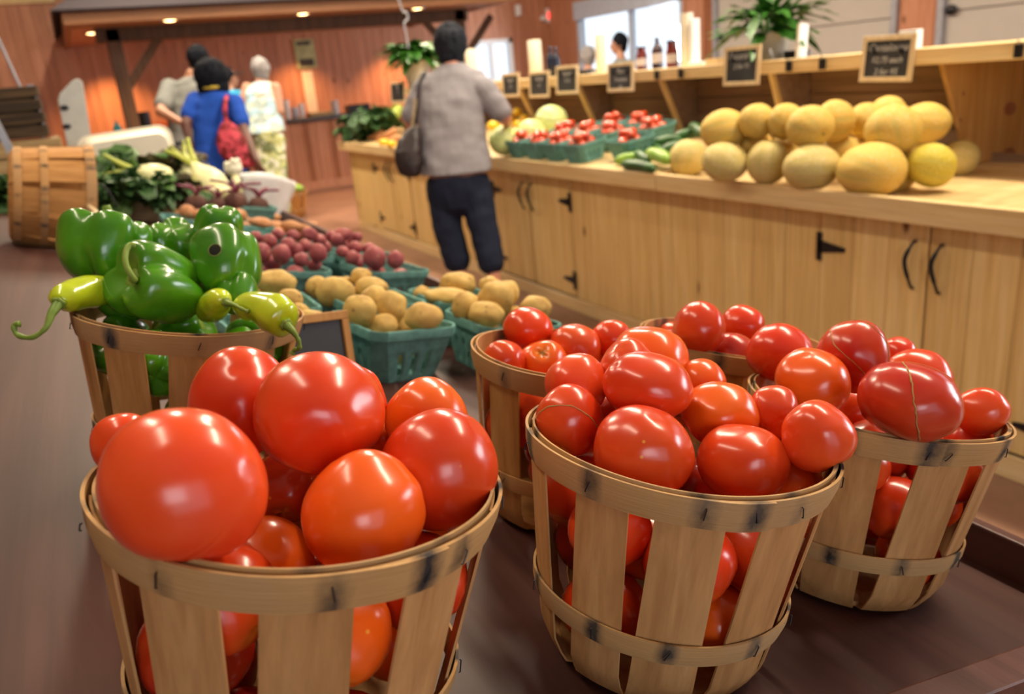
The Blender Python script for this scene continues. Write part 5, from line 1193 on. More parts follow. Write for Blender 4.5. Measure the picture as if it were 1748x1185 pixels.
# yellow squash / peppers behind the cabbages
for i, (c, r, lb) in enumerate([((2.6895, 5.3670, 0.9796), .05, 'low left, beside the grey shirt'), ((2.7601, 5.5507, 1.0396), .045, 'upper left, beside the grey shirt'), ((2.7345, 5.3542, 1.0160), .04, 'orange, above the green cabbage'), ((3.0868, 5.7671, 1.1040), .04, 'highest at the back'), ((3.0381, 5.5638, 1.0570), .042, 'right, behind the middle cabbage'), ((2.9792, 5.5631, 1.0289), .04, 'left, behind the middle cabbage'), ((3.0157, 5.7503, 1.0540), .04, 'by the bare forearm')]):
    o = lumpy(c, r, r * .85, Matrix.Identity(3), 'yellow_pepper', 'yellow', 'yellow pepper, ' + lb, 'pepper', 'yellow peppers behind the cabbages', 760 + i, (1, 1, 1), .10, 18, 12)
    MB().tube([(0, 0, r * .75), (.006, 0, r * 1.15)], .005, 6).build('stem', 'pepperstem', o, True)
# corn, kale and pink roots at the far end of the counter
crn = simple('corn_ear', MB().tube(catmull([(2.6059, 7.8423, 0.9683), (2.7177, 7.8744, 1.0339), (2.7963, 7.7222, 1.1151), (2.8698, 7.7425, 1.1957)], 5), [.014, .034, .050, .058, .064, .066, .066, .062, .058, .054, .05, .046, .044, .042, .03, .012], 14), 'corn', 'ear of corn in its green husk leaning against the dark kale', 'corn', None, True)
for i in range(5):
    me = leaf_mesh('husk_leaf', 'corn', .3, .1, i, .16); o = bpy.data.objects.new('husk_leaf', me); C.objects.link(o); o.parent = crn
    d = Vector((cos(i * 1.3) * .5, sin(i * 1.3) * .4, 1)).normalized(); X_ = d.cross(Vector((0, 1, .1))).normalized(); o.matrix_basis = Matrix.Translation((.05, 0, .08 + .02 * i)) @ Matrix((X_, d, X_.cross(d))).transposed().to_4x4() @ Matrix.Scale(.13, 4)
KG = 'dark kale at the far end of the counter'
bunch('kale_bunch', 'big bunch of dark curly kale, highest, at the far end of the counter', 'kale', (2.5858, 7.7623, 1.0160), (.16, .16, .12), 40, .20, ['kale', 'kale'], KG, 0, seed=20, ruff=.5)
bunch('kale_bunch', 'bunch of dark kale overhanging the far end of the counter at the left', 'kale', (2.5410, 8.1624, 0.9696), (.14, .14, .10), 34, .17, ['kale', 'kale'], KG, 0, seed=21, ruff=.5)
for i, (a, b_) in enumerate([[(2.4776, 7.6900, 0.9308), (2.6218, 7.6284, 0.9704)], [(2.4277, 7.3388, 0.9240), (2.5658, 7.2592, 0.9730)], [(2.4443, 7.2097, 0.9565), (2.5766, 7.1524, 1.0047)], [(2.4164, 7.0651, 0.9225), (2.5452, 6.9983, 0.9500)]]):
    o = simple('carrot', MB().tube([a, b_], [.012, .03], 10), 'sweet', ['foremost pinkish root beside the kale', 'second pinkish root beside the kale', 'pinkish root on top under the corn', 'pinkish root nearest the handbag'][i], 'carrot', 'pinkish roots at the far end of the counter', True)
for i, (c, lb) in enumerate([((2.4010, 7.0224, 0.9204), 'left'), ((2.3737, 6.7510, 0.9167), 'right')]): lumpy(c, .04, .03, Matrix.Identity(3), 'yellow_squash', 'yellow', 'small yellow squash by the handbag, %s one' % lb, 'squash', 'small yellow squash by the handbag', 790 + i, (1.2, .8, 1), .06, 14, 9)

# price signs clipped on the shelf edge
def sign(y_, zc, w_, h_, label, lines, tilt=0, yaw=0):
    R_ = RZ(-90 + yaw) @ RY(tilt) @ RX(-4)
    blackboard('price_sign', label, 'sign', (2.972, y_, zc - h_ / 2), R_, w_, h_, lines, 'small blackboards clipped on the shelf', .02, .012, True, .035)
sign(2.358, 1.319, 0.246, 0.180, 'largest price sign, written in chalk, on the shelf edge above the melons', ['Cantaloupe','$2.75 each','2 for $5'], 1.6)
sign(3.188, 1.332, 0.248, 0.186, 'price sign below the big green plant, left of the melons', ['Cucumbers','2 for $1',''], 0.0)
sign(4.214, 1.316, 0.266, 0.167, 'price sign right of the others, before the bottles', ['Plum','Tomatoes','$3'], 0.0)
sign(4.826, 1.322, 0.274, 0.181, 'price sign third from the grey shirt', ['Squash','$1 lb'], 0.0)
sign(5.202, 1.304, 0.282, 0.177, 'price sign second from the grey shirt, below the white roll', ['Cabbage','$1'], 0.0)
sign(5.631, 1.312, 0.272, 0.171, 'price sign first right of the grey shirt', ['Peppers','$2'], 0.0)
sign(8.070, 1.314, 0.405, 0.202, 'small dim price sign left of the grey shirt below the hanging plant', ['Kale','$2'], 0.0)

for i, y_ in enumerate([2.878, 2.684, 1.820, 3.860, 3.650]):
    simple('binder_clip', MB().bbox((2.966, y_ - .012, 1.292), (2.984, y_ + .012, 1.336)).tube([(2.972, y_ - .008, 1.336), (2.965, y_, 1.352), (2.972, y_ + .008, 1.336)], .0015, 5), 'iron', ['black clip on the shelf edge, left one right of the price sign', 'black clip on the shelf edge between the two near signs', 'black clip on the shelf edge at the right end', 'black clip on the shelf edge under the dark bottles', 'black clip on the shelf edge under the red-brown jars'][i], 'clip', 'empty black clips on the shelf edge')

# ------------------------------------------------------------------ things on the shelf
SZ = 1.3455
def cyl(name, c, r, h, mat, label, cat, group=None, n=24, prof=None):
    p = prof or [(r * .96, 0), (r, .004), (r, h - .004), (r * .96, h)]
    return simple(name, MB().lathe(p, n, c), mat, label, cat, group, auto=.5, loc=c)
def roll(y_, r, h, label, x=3.2):
    o = cyl('paper_roll', (x, y_, SZ), r, h, 'cream', label, 'roll', 'white rolls standing on the shelf')
    MB().lathe([(r * .3, h + .0), (r * .3, h + .004), (r * .36, h + .004), (r * .36, h)], 16).build('core', 'paper', o); return o
roll(5.62, .052, .27, 'white ridged roll standing on the shelf above the second price sign')
roll(4.74, .036, .24, 'white roll standing on the shelf before the window, left of the seated person')
roll(6.75, .050, .28, 'pale roll at the far end of the shelf, beside the grey shirt')
def bottle(y_, r, h, mat, label, x=3.2, neck=.35, lab=True, group='bottles and jars on the shelf'):
    o = cyl('bottle', (x, y_, SZ), r, h, mat, label, 'bottle', group, 20, [(r * .9, 0), (r, .006), (r, h * .58), (r * .85, h * .68), (r * neck, h * .82), (r * neck, h * .95)])
    MB().lathe([(r * neck * 1.15, h * .93), (r * neck * 1.15, h), (.001, h)], 14).build('cap', mat if mat != 'jam' else 'iron', o)
    if lab: MB().lathe([(r * 1.012, h * .18), (r * 1.012, h * .50)], 20, cap0=False, cap1=False).build('paper_label', 'label', o)
    return o
bottle(5.40, .030, .21, 'navybottle', 'dark navy bottle right beside the white ridged roll', lab=False)
bottle(5.32, .030, .20, 'navybottle', 'second dark navy bottle, farther from the white ridged roll', lab=False)
bottle(4.295, .034, .135, 'jam', 'squat dark jar at the left of the three in front of the window', neck=.75)
bottle(4.14, .034, .175, 'wine', 'dark bottle with pointed top and pale label in front of the window')
bottle(4.00, .036, .15, 'jam', 'red-brown jar at the right, in front of the window', neck=.8)
bottle(3.93, .034, .155, 'jam', 'red-brown jar behind, next to the white holder', x=3.27, neck=.8)
wh = thing('white_holder', 'tall white plastic holder with a foot, right of the red-brown jars', 'holder', (3.2, 3.83, SZ))
MB().lathe([(.034, 0), (.036, .01), (.034, .285), (.001, .285)], 20, (0, .03, 0)).build('column', 'cream', wh, auto=.5)
bevel(MB().bbox((-.03, -.045, 0), (.03, -.02, .25)).bbox((-.04, -.13, 0), (.04, -.02, .022)).build('stand', 'white', wh), .004)
simple('small_box', MB().bbox((3.12, 3.42, SZ), (3.24, 3.62, SZ + .03)), 'lightframe', 'low pale box lying on the shelf left of the big plant', 'box')
simple('black_scanner', MB().bbox((3.15, 4.86, SZ), (3.2, 4.98, SZ + .03)), 'iron', 'small black gadget lying on the shelf, left of the white roll', 'gadget')
bk = thing('booklet', 'white booklet standing upright at the right of the big plant', 'booklet', (3.16, 2.985, SZ), RZ(15) @ RY(6))
bevel(MB().bbox((-.04, -.006, 0), (.04, .006, .15)).build('pages', 'paper', bk), .002); MB().bbox((-.041, -.0095, 0), (.041, -.006, .152)).build('cover', 'white', bk)
simple('black_box', MB().bbox((3.2, 3.02, SZ), (3.26, 3.13, SZ + .035)), 'iron', 'small black box before the white booklet', 'box')
simple('steel_clip', MB().tube([(3.1, 3.1, SZ + .004), (3.1, 3.12, SZ + .05), (3.1, 3.14, SZ + .004)], .005, 6), 'chrome', 'shiny clip standing on the shelf under the big plant', 'clip')
cd = thing('white_card', 'small white card box peeping out behind the largest price sign', 'card', (3.06, 2.315, SZ))
bevel(MB().bbox((-.02, -.04, 0), (.02, .04, .075)).build('card_body', 'white', cd), .002)
def strap_plant(label, c, potr, poth, n, size, width, seed, mats=('plantleaf',), rise=1.0, group=None):
    rnd = random.Random(seed); P = thing('potted_plant', label, 'plant', c, None, group)
    pt = MB().lathe([(potr * .72, 0), (potr * .76, .003), (potr, poth), (potr * 1.06, poth), (potr * 1.06, poth + .012), (potr * .95, poth + .012), (potr * .9, poth - .01), (.001, poth - .01)], 28).build('pot', 'potwhite', P, auto=.5)
    ms = [leaf_mesh('leaf', mats[i % len(mats)], 1.1 + .5 * i, .10, seed + i, width, 4, 10) for i in range(3)]
    for i in range(n):
        a = i * 2.399 + rnd.uniform(-.3, .3); el = rnd.uniform(.25, 1.25) * rise
        d = Vector((cos(a) * cos(el), sin(a) * cos(el), sin(el))); X_ = d.cross(Vector((0, 0, 1))).normalized(); Z_ = X_.cross(d).normalized()
        o = bpy.data.objects.new('leaf', ms[i % 3]); C.objects.link(o); o.parent = P
        st = Vector((cos(a), sin(a), 0)) * potr * .5 + Vector((0, 0, poth + rnd.uniform(0, size * .55)))
        o.matrix_basis = Matrix.Translation(st) @ Matrix((X_, d, Z_)).transposed().to_4x4() @ Matrix.Rotation(rnd.uniform(-.4, .4), 4, 'Y') @ Matrix.Scale(size * rnd.uniform(.7, 1.1), 4)
        MB().tube([Vector((cos(a), sin(a), 0)) * potr * .3 + Vector((0, 0, poth - .01)), (Vector((cos(a), sin(a), 0)) * potr * .3 + st) / 2 + Vector((0, 0, .02)), st], .0025, 5).build('stem', 'plantleaf', P, True)
    return P
strap_plant('large leafy green plant in a pale pot between the two near price signs', (3.22, 3.24, SZ), .105, .12, 60, .20, .17, 3)
strap_plant('bushy green plant in a pale pot at the far end of the shelf', (3.10, 7.80, SZ), .13, .24, 110, .21, .30, 5, rise=.8)
hk = simple('hanging_hook', MB().tube(catmull([(2.8247, 7.4000, 2.2529), (2.8710, 7.4000, 2.0277), (2.9119, 7.4000, 1.9962), (2.9163, 7.4000, 1.9465), (2.8769, 7.4000, 1.9089), (2.8843, 7.4000, 1.7987), (2.8874, 7.4000, 1.6977)], 5), .008, 6), 'greymetal', 'curly pale hook hanging above the bushy plant', 'hook')
zc_ = max((hk.matrix_world @ v.co).z for v in hk.data.vertices)
MB().tube([((2.8247, 7.4000, 2.2529)[0], 7.4, zc_), ((2.8247, 7.4000, 2.2529)[0], 7.4, ZC)], .004, 6).build('cord', 'greymetal', hk, True, world=True)

# ------------------------------------------------------------------ kiosk with shingled roof at the back
KX0, KX1, KY0, KZ = .17, 5.35, 9.88, 2.26
Q = thing('kiosk_canopy', 'dark shingled kiosk canopy on brown posts with warm lamps at the back', 'kiosk', (2.8, 11.6, 0))
def kb(lo, hi, nm, m, bv=.006): o = MB().bbox(lo, hi).build(nm, m, Q, world=True); return bevel(o, bv, 1)
kb((KX0, KY0, KZ), (KX1, KY0 + .10, KZ + .12), 'fascia_board', 'beam_x'); kb((KX0, KY0 + .1, KZ), (KX0 + .08, YB - .05, KZ + .12), 'fascia_board', 'beam_x'); kb((KX1 - .08, KY0 + .1, KZ), (KX1, YB - .05, KZ + .12), 'fascia_board', 'beam_x')
for i in range(6):
    y0 = KY0 + .1 + i * .1; kb((KX0 + .08, y0, KZ + .01), (KX1 - .08, y0 + .097, KZ + .03), 'soffit_board', 'beam_x', .002)
kb((KX0 + .3, KY0 + .72, KZ - .14), (KX1 - .3, KY0 + .86, KZ + .03), 'beam', 'beam', .008)
kb((KX0 + .08, KY0 + .86, KZ + .03), (KX1 - .08, YB - .05, KZ + .05), 'soffit_board', 'redpine', .002)
nc = 9
for i in range(nc):
    t0, t1 = i / nc, (i + 1.15) / nc; dy, dzz = 2.6, 1.25; ins = 1.6
    a = (KX0 - .08 + ins * t0, KY0 - .08 + dy * t0, KZ + .12 + dzz * t0); b_ = (KX1 + .08 - ins * t0, a[1], a[2]); c_ = (KX1 + .08 - ins * t1, KY0 - .08 + dy * t1, KZ + .12 + dzz * t1); d_ = (KX0 - .08 + ins * t1, c_[1], c_[2])
    up = Vector((0, -.008, .016)); mb = MB(); q = [Vector(p) for p in (a, b_, c_, d_)]; mb.add(q + [q[0] + up, q[1] + up, q[2] + up * .3, q[3] + up * .3], [(3, 2, 1, 0), (4, 5, 6, 7), (0, 1, 5, 4), (1, 2, 6, 5), (2, 3, 7, 6), (3, 0, 4, 7)]); mb.build('shingle_course', 'shingle', Q, world=True)
    for xs, sg in ((KX0 - .08, 1), (KX1 + .08, -1)):
        a = Vector((xs + sg * ins * t0, KY0 - .08 + dy * t0, KZ + .12 + dzz * t0)); b_ = Vector((a.x, YB - .06, a.z)); c_ = Vector((xs + sg * ins * t1, YB - .06, KZ + .12 + dzz * t1)); d_ = Vector((c_.x, KY0 - .08 + dy * t1, c_.z))
        up = Vector((-.008 * sg, 0, .016)); mb = MB(); q = [a, b_, c_, d_]; mb.add(q + [q[0] + up, q[1] + up, q[2] + up * .3, q[3] + up * .3], [(3, 2, 1, 0), (4, 5, 6, 7), (0, 1, 5, 4), (1, 2, 6, 5), (2, 3, 7, 6), (3, 0, 4, 7)]); mb.build('shingle_course', 'shingle', Q, world=True)
for px_, br in ((0.644, (1,)), (4.926, (-1, 1))):
    kb((px_ - .075, 10.60, 0), (px_ + .075, 10.75, KZ), 'post', 'beam', .008)
    for sg in br:
        MB().tube([(px_ + sg * .05, 10.68, KZ - .62), (px_ + sg * .50, 10.68, KZ - .10)], .06, 4).build('knee_brace', 'beam', Q, world=True)
for (lx, ly) in ((0.474, 11.339), (1.203, 9.997), (2.675, 10.065), (4.149, 10.169)):
    zl = KZ + (.008 if ly < 10.6 else .028)
    L_ = thing('downlight', 'warm round downlight in the kiosk soffit, %s' % {True: 'far left one near the post', False: ('second from left' if lx < 2 else 'third, above the green poster' if lx < 3.5 else 'fourth, above the bushy plant, dim')}[ly > 10.9], 'lamp', (lx, ly, zl), None, 'kiosk downlights')
    MB().lathe([(.07, 0), (.075, -.012), (.095, -.012), (.098, 0)], 24).build('trim_ring', 'chrome', L_, True)
    MB().ell((0, 0, -.004), (.068, .068, .012), None, 20, 8).build('lens', 'bulb', L_, True)
    sp = bpy.data.lights.new('downlight_beam', 'SPOT'); sp.energy = 75 if lx < 3.5 else 30; sp.color = (1.0, .50, .18); sp.spot_size = radians(125); sp.spot_blend = .7; sp.shadow_soft_size = .06
    so = bpy.data.objects.new('downlight_beam', sp); C.objects.link(so); so.parent = L_; so.location = (0, 0, -.03)
# unseen lamps added over the service counter to make the back wall glow
for lx, le in ((.62, 190), (3.3, 130), (4.9, 170)):
    sp = bpy.data.lights.new('added_wall_wash', 'SPOT'); sp.energy = le; sp.color = (1.0, .48, .17); sp.spot_size = radians(110); sp.spot_blend = .8; sp.shadow_soft_size = .06
    L_ = thing('downlight', 'warm unseen downlight added behind the kiosk beam, washing the back wall', 'lamp', (lx, 12.95, KZ + .028), None, 'added wall-wash lamps behind the kiosk beam')
    MB().lathe([(.07, 0), (.075, -.012), (.095, -.012), (.098, 0)], 24).build('trim_ring', 'chrome', L_, True)
    so = bpy.data.objects.new('added_wall_wash', sp); C.objects.link(so); so.parent = L_; so.location = (0, 0, -.03)
# service counter
SCx0, SCx1 = .72, 6.2
SV = thing('service_counter', 'reddish board-and-batten service counter with dark stone top at the back', 'counter', (3.4, 12.4, 0))
MB().bbox((SCx0, 12.36, 0), (SCx1, 12.9, .99)).build('body', 'redpine', SV, world=True)
x = SCx0
while x < SCx1 - .05:
    bevel(MB().bbox((x + .003, 12.335, .02), (min(x + .19, SCx1) - .003, 12.36, .98)).build('plank', 'redpine', SV, world=True), .003, 1); x += .19
for x in [SCx0 + .03 + .385 * i for i in range(15)]: bevel(MB().bbox((x - .025, 12.31, .12), (x + .025, 12.335, .98)).build('batten', 'redtrim', SV, world=True), .003, 1)
MB().bbox((SCx0, 12.315, 0), (SCx1, 12.335, .12)).build('base_rail', 'redpine', SV, world=True)
bevel(MB().bbox((SCx0 - .05, 12.25, .99), (SCx1 + .05, 12.95, 1.045)).build('worktop', 'counter_dark', SV, world=True), .008)
CTZ = 1.045
def onc(name, c, r, h, mat, label, cat, prof=None, group='small things on the dark service counter'): return cyl(name, (c, 12.45, CTZ), r, h, mat, label, cat, group, 16, prof)
xs = [2.849, 2.960, 3.063, 3.324, 3.564, 3.927, 0.902, 1.049, 0.801, 3.681]
onc('cup_stack', xs[0], .045, .27, 'white', 'tall stack of white cups on the dark service counter', 'cups', [(.035, 0), (.045, .08), (.04, .08), (.047, .16), (.04, .16), (.05, .27)])
onc('cup_stack', xs[1], .05, .16, 'greymetal', 'grey container between the white cup stacks', 'container')
onc('cup_stack', xs[2], .04, .2, 'white', 'shorter stack of white cups beside the paper sheet', 'cups', [(.03, 0), (.04, .07), (.035, .07), (.042, .14), (.035, .14), (.045, .2)])
simple('wooden_tray', MB().bbox((xs[3] - .16, 12.35, CTZ), (xs[3] + .16, 12.6, CTZ + .06)), 'crate', 'wooden tray under the paper sheet on the service counter', 'tray')
onc('glass_jar', xs[4], .06, .2, 'label', 'pale jar right of the wooden tray', 'jar')
bevel(simple('card_machine', MB().bbox((xs[5] - .16, 12.4, CTZ), (xs[5] + .18, 12.65, CTZ + .11)), 'iron', 'flat black machine on the service counter behind the kale', 'machine'), .01)
onc('black_canister', xs[6], .09, .30, 'iron', 'black and silver canister at the left end of the service counter', 'canister')
bevel(simple('orange_box', MB().bbox((xs[7] - .02, 12.3, CTZ), (xs[7] + .35, 12.5, CTZ + .15)), plain('orange_card', (.75, .16, .03), .6), 'orange box at the left end of the service counter', 'box'), .005)
onc('teal_bottle', xs[8] - .25, .05, .22, 'teal', 'teal bottle beside the kiosk post', 'bottle', [(.05, 0), (.05, .14), (.02, .18), (.02, .22)])
# posters
def poster(x0, x1, z0, z1, mat, label, bands):
    P = simple('poster', MB().bbox((x0, YB - .045, z0), (x1, YB - .034, z1)), mat, label, 'poster')
    for (a, b_, c_, d_) in bands: MB().bbox((x0 + (x1 - x0) * a, YB - .0475, z0 + (z1 - z0) * c_), (x0 + (x1 - x0) * b_, YB - .045, z0 + (z1 - z0) * d_)).build('print_band', 'darkprint', P, world=True)
p0, p1, p2, p3 = [[3.354, 13.45, 2.186], [3.654, 13.45, 1.756], [3.404, 13.45, 1.731], [3.594, 13.45, 1.124]]
poster(p0[0], p1[0] + .02, p1[2], p0[2], 'posterg', 'pale green poster with two dark bands on the back wall', [(.12, .82, .80, .93), (.15, .85, .06, .32)])
poster(p2[0], p3[0] - .02, p3[2] - .1, p2[2] - .02, 'paper', 'long tan paper sheet below the green poster', [])
# exit sign
e0 = [8.087, 13.42, 2.327]
ex = thing('exit_sign', 'white exit sign with lit red letters high in the back right corner', 'sign', (e0[0], 13.42, e0[2] - .12))
bevel(MB().bbox((-.16, -.03, -.02), (.16, .03, .22)).build('case', 'white', ex), .01)
cu = bpy.data.curves.new('letters', 'FONT'); cu.body = 'EXIT'; cu.align_x = 'CENTER'; cu.size = .15; cu.extrude = .003; cu.offset = .004
ob = bpy.data.objects.new('tmp', cu); me = bpy.data.meshes.new_from_object(ob); bpy.data.objects.remove(ob); me.materials.clear(); me.materials.append(M['exitred'])
o = bpy.data.objects.new('letters', me); C.objects.link(o); o.parent = ex; o.matrix_basis = Matrix.Translation((0, -.034, .05)) @ Matrix.Rotation(pi / 2, 4, 'X')
for s_ in (-1, 1): MB().ell((s_ * .22, 0, .06), (.06, .05, .05), None, 14, 8).build('lamp_head', 'white', ex, True)
sx = [7.368, 13.45, 2.422]
bevel(simple('wall_box', MB().bbox((sx[0] - .05, 13.40, sx[2] - .09), (sx[0] + .05, 13.455, sx[2] + .09)), 'white', 'small white box on the back wall left of the exit sign', 'box'), .008)
# bushel baskets on the floor far behind
for i, (c, lb) in enumerate([((1.9266, 10.2557, 0.0000), 'brown bushel basket of yellow squash on the floor far behind the white bag'), ((2.0692, 9.7822, 0.0000), 'brown bushel basket of green squash on the floor before the service counter')]):
    c = Vector(c); b_ = make_basket(lb, 0, 0, rt=.24, rb=.17, hh=.42 if i == 0 else .30, nsl=12, sw=.085, seed=41 + i, warm=True, rot=RZ(20 * i), loc=c, group='bushel baskets on the floor')
    for q in range(9):
        a = q * 2.4; p = c + Vector((cos(a) * .14 * sqrt(q / 8), sin(a) * .14 * sqrt(q / 8), (.42 if i == 0 else .30) + .01))
        simple('squash', MB().tube(catmull([p + Vector((-.09, .02 * q - .1, 0)), p + Vector((0, 0, .03)), p + Vector((.09, .04, 0))], 4), [.02, .03, .036, .04, .042, .04, .035, .028, .015], 12), 'yellow' if i == 0 else 'zuke', 'squash heaped in the %s bushel basket' % ('left' if i == 0 else 'right'), 'squash', 'squash in the %s bushel basket' % ('left' if i == 0 else 'right'), True)

# ------------------------------------------------------------------ people
def remesh(mb, name, mat, parent, voxel=.008, smooth=4, disp=None, shrink=None):
    me = bpy.data.meshes.new(name + '_raw'); me.from_pydata([tuple(p) for p in mb.v], [], mb.f); me.update()
    ob = bpy.data.objects.new('tmp', me); C.objects.link(ob)
    m = ob.modifiers.new('r', 'REMESH'); m.mode = 'VOXEL'; m.voxel_size = voxel
    if smooth: s = ob.modifiers.new('s', 'SMOOTH'); s.iterations = smooth; s.factor = .5
    dg = bpy.context.evaluated_depsgraph_get(); ev = ob.evaluated_get(dg); out = bpy.data.meshes.new_from_object(ev)
    bpy.data.objects.remove(ob); bpy.data.meshes.remove(me)
    if disp:
        out.calc_loop_triangles()
        ns = [v.normal.copy() for v in out.vertices]
        for v, n_ in zip(out.vertices, ns): v.co = v.co + n_ * disp(v.co)
    inv = WM[root_of(parent).name].inverted()
    out.transform(inv); out.name = name
    out.polygons.foreach_set('use_smooth', [True] * len(out.polygons)); out.materials.clear(); out.materials.append(M[mat])
    o = bpy.data.objects.new(name, out); C.objects.link(o); o.parent = parent; return o
def caps(mb, a, b_, r0, r1, n=14):
    a, b_ = Vector(a), Vector(b_); L = (b_ - a).length; d = (b_ - a).normalized() if L > 1e-6 else Vector((0, 0, 1))
    pts = []; rs = []
    for k_ in range(5): t = pi / 2 * (1 - k_ / 4); pts.append(a - d * r0 * sin(t)); rs.append(max(.0008, r0 * cos(t)))
    for k_ in range(5): t = pi / 2 * k_ / 4; pts.append(b_ + d * r1 * sin(t)); rs.append(max(.0008, r1 * cos(t)))
    mb.tube(pts, rs, n); return mb
def chain(mb, P, Rr):
    for i in range(len(P) - 1): caps(mb, P[i], P[i + 1], Rr[i], Rr[i + 1])
    return mb
def loft(mb, rings, right, n=28, p=2.3):
    """rings (centre, half width, half depth); right = body's right; level rings"""
    right = Vector(right).normalized(); fwd = Vector((0, 0, 1)).cross(right).normalized(); vs = []
    for c, a, b_ in rings:
        for k_ in range(n):
            t = 2 * pi * k_ / n; cx, sx = cos(t), sin(t)
            x = abs(cx) ** (2 / p) * (1 if cx >= 0 else -1); y = abs(sx) ** (2 / p) * (1 if sx >= 0 else -1)
            vs.append(Vector(c) + right * a * x + fwd * b_ * y)
    fs = [(j * n + i, j * n + (i + 1) % n, (j + 1) * n + (i + 1) % n, (j + 1) * n + i) for j in range(len(rings) - 1) for i in range(n)]
    fs.append(tuple(range(n - 1, -1, -1))); fs.append(tuple((len(rings) - 1) * n + i for i in range(n)))
    mb.add(vs, fs); return mb
def hand(mb, wrist, tip, side, s=1.0):
    """palm and five curled fingers from wrist towards tip; side = towards the thumb"""
    w_ = Vector(wrist); d = (Vector(tip) - w_).normalized(); sd = Vector(side); sd = (sd - d * sd.dot(d)).normalized(); nn = d.cross(sd)
    A = Matrix((sd, d, nn)).transposed()
    mb.ell(w_ + d * .045 * s, (.040 * s, .05 * s, .016 * s), A, 14, 10)
    for k_, (off, ln) in enumerate(((.028, .066), (.010, .074), (-.009, .070), (-.027, .056))):
        b0 = w_ + sd * off * s + d * .078 * s; j1 = b0 + d * ln * .45 * s + nn * .006 * s; j2 = j1 + (d * .8 + nn * .6).normalized() * ln * .32 * s; j3 = j2 + (d * .5 + nn * .85).normalized() * ln * .25 * s
        chain(mb, [b0, j1, j2, j3], [.0092 * s, .0088 * s, .0080 * s, .0070 * s])
    b0 = w_ + sd * .030 * s + d * .025 * s; j1 = b0 + (sd * .75 + d * .65) * .035 * s; j2 = j1 + (sd * .35 + d * .9) * .030 * s
    chain(mb, [b0, j1, j2], [.013 * s, .011 * s, .009 * s])
def foot(mb, ankle, fwd, s=1.0, r=.04):
    a = Vector(ankle); f = Vector(fwd).normalized(); heel = a + Vector((0, 0, -a.z + .035)) - f * .03; toe = heel + f * .19 * s
    chain(mb, [a, heel, heel + f * .10 + Vector((0, 0, .008)), toe], [r, .036, .040, .026])
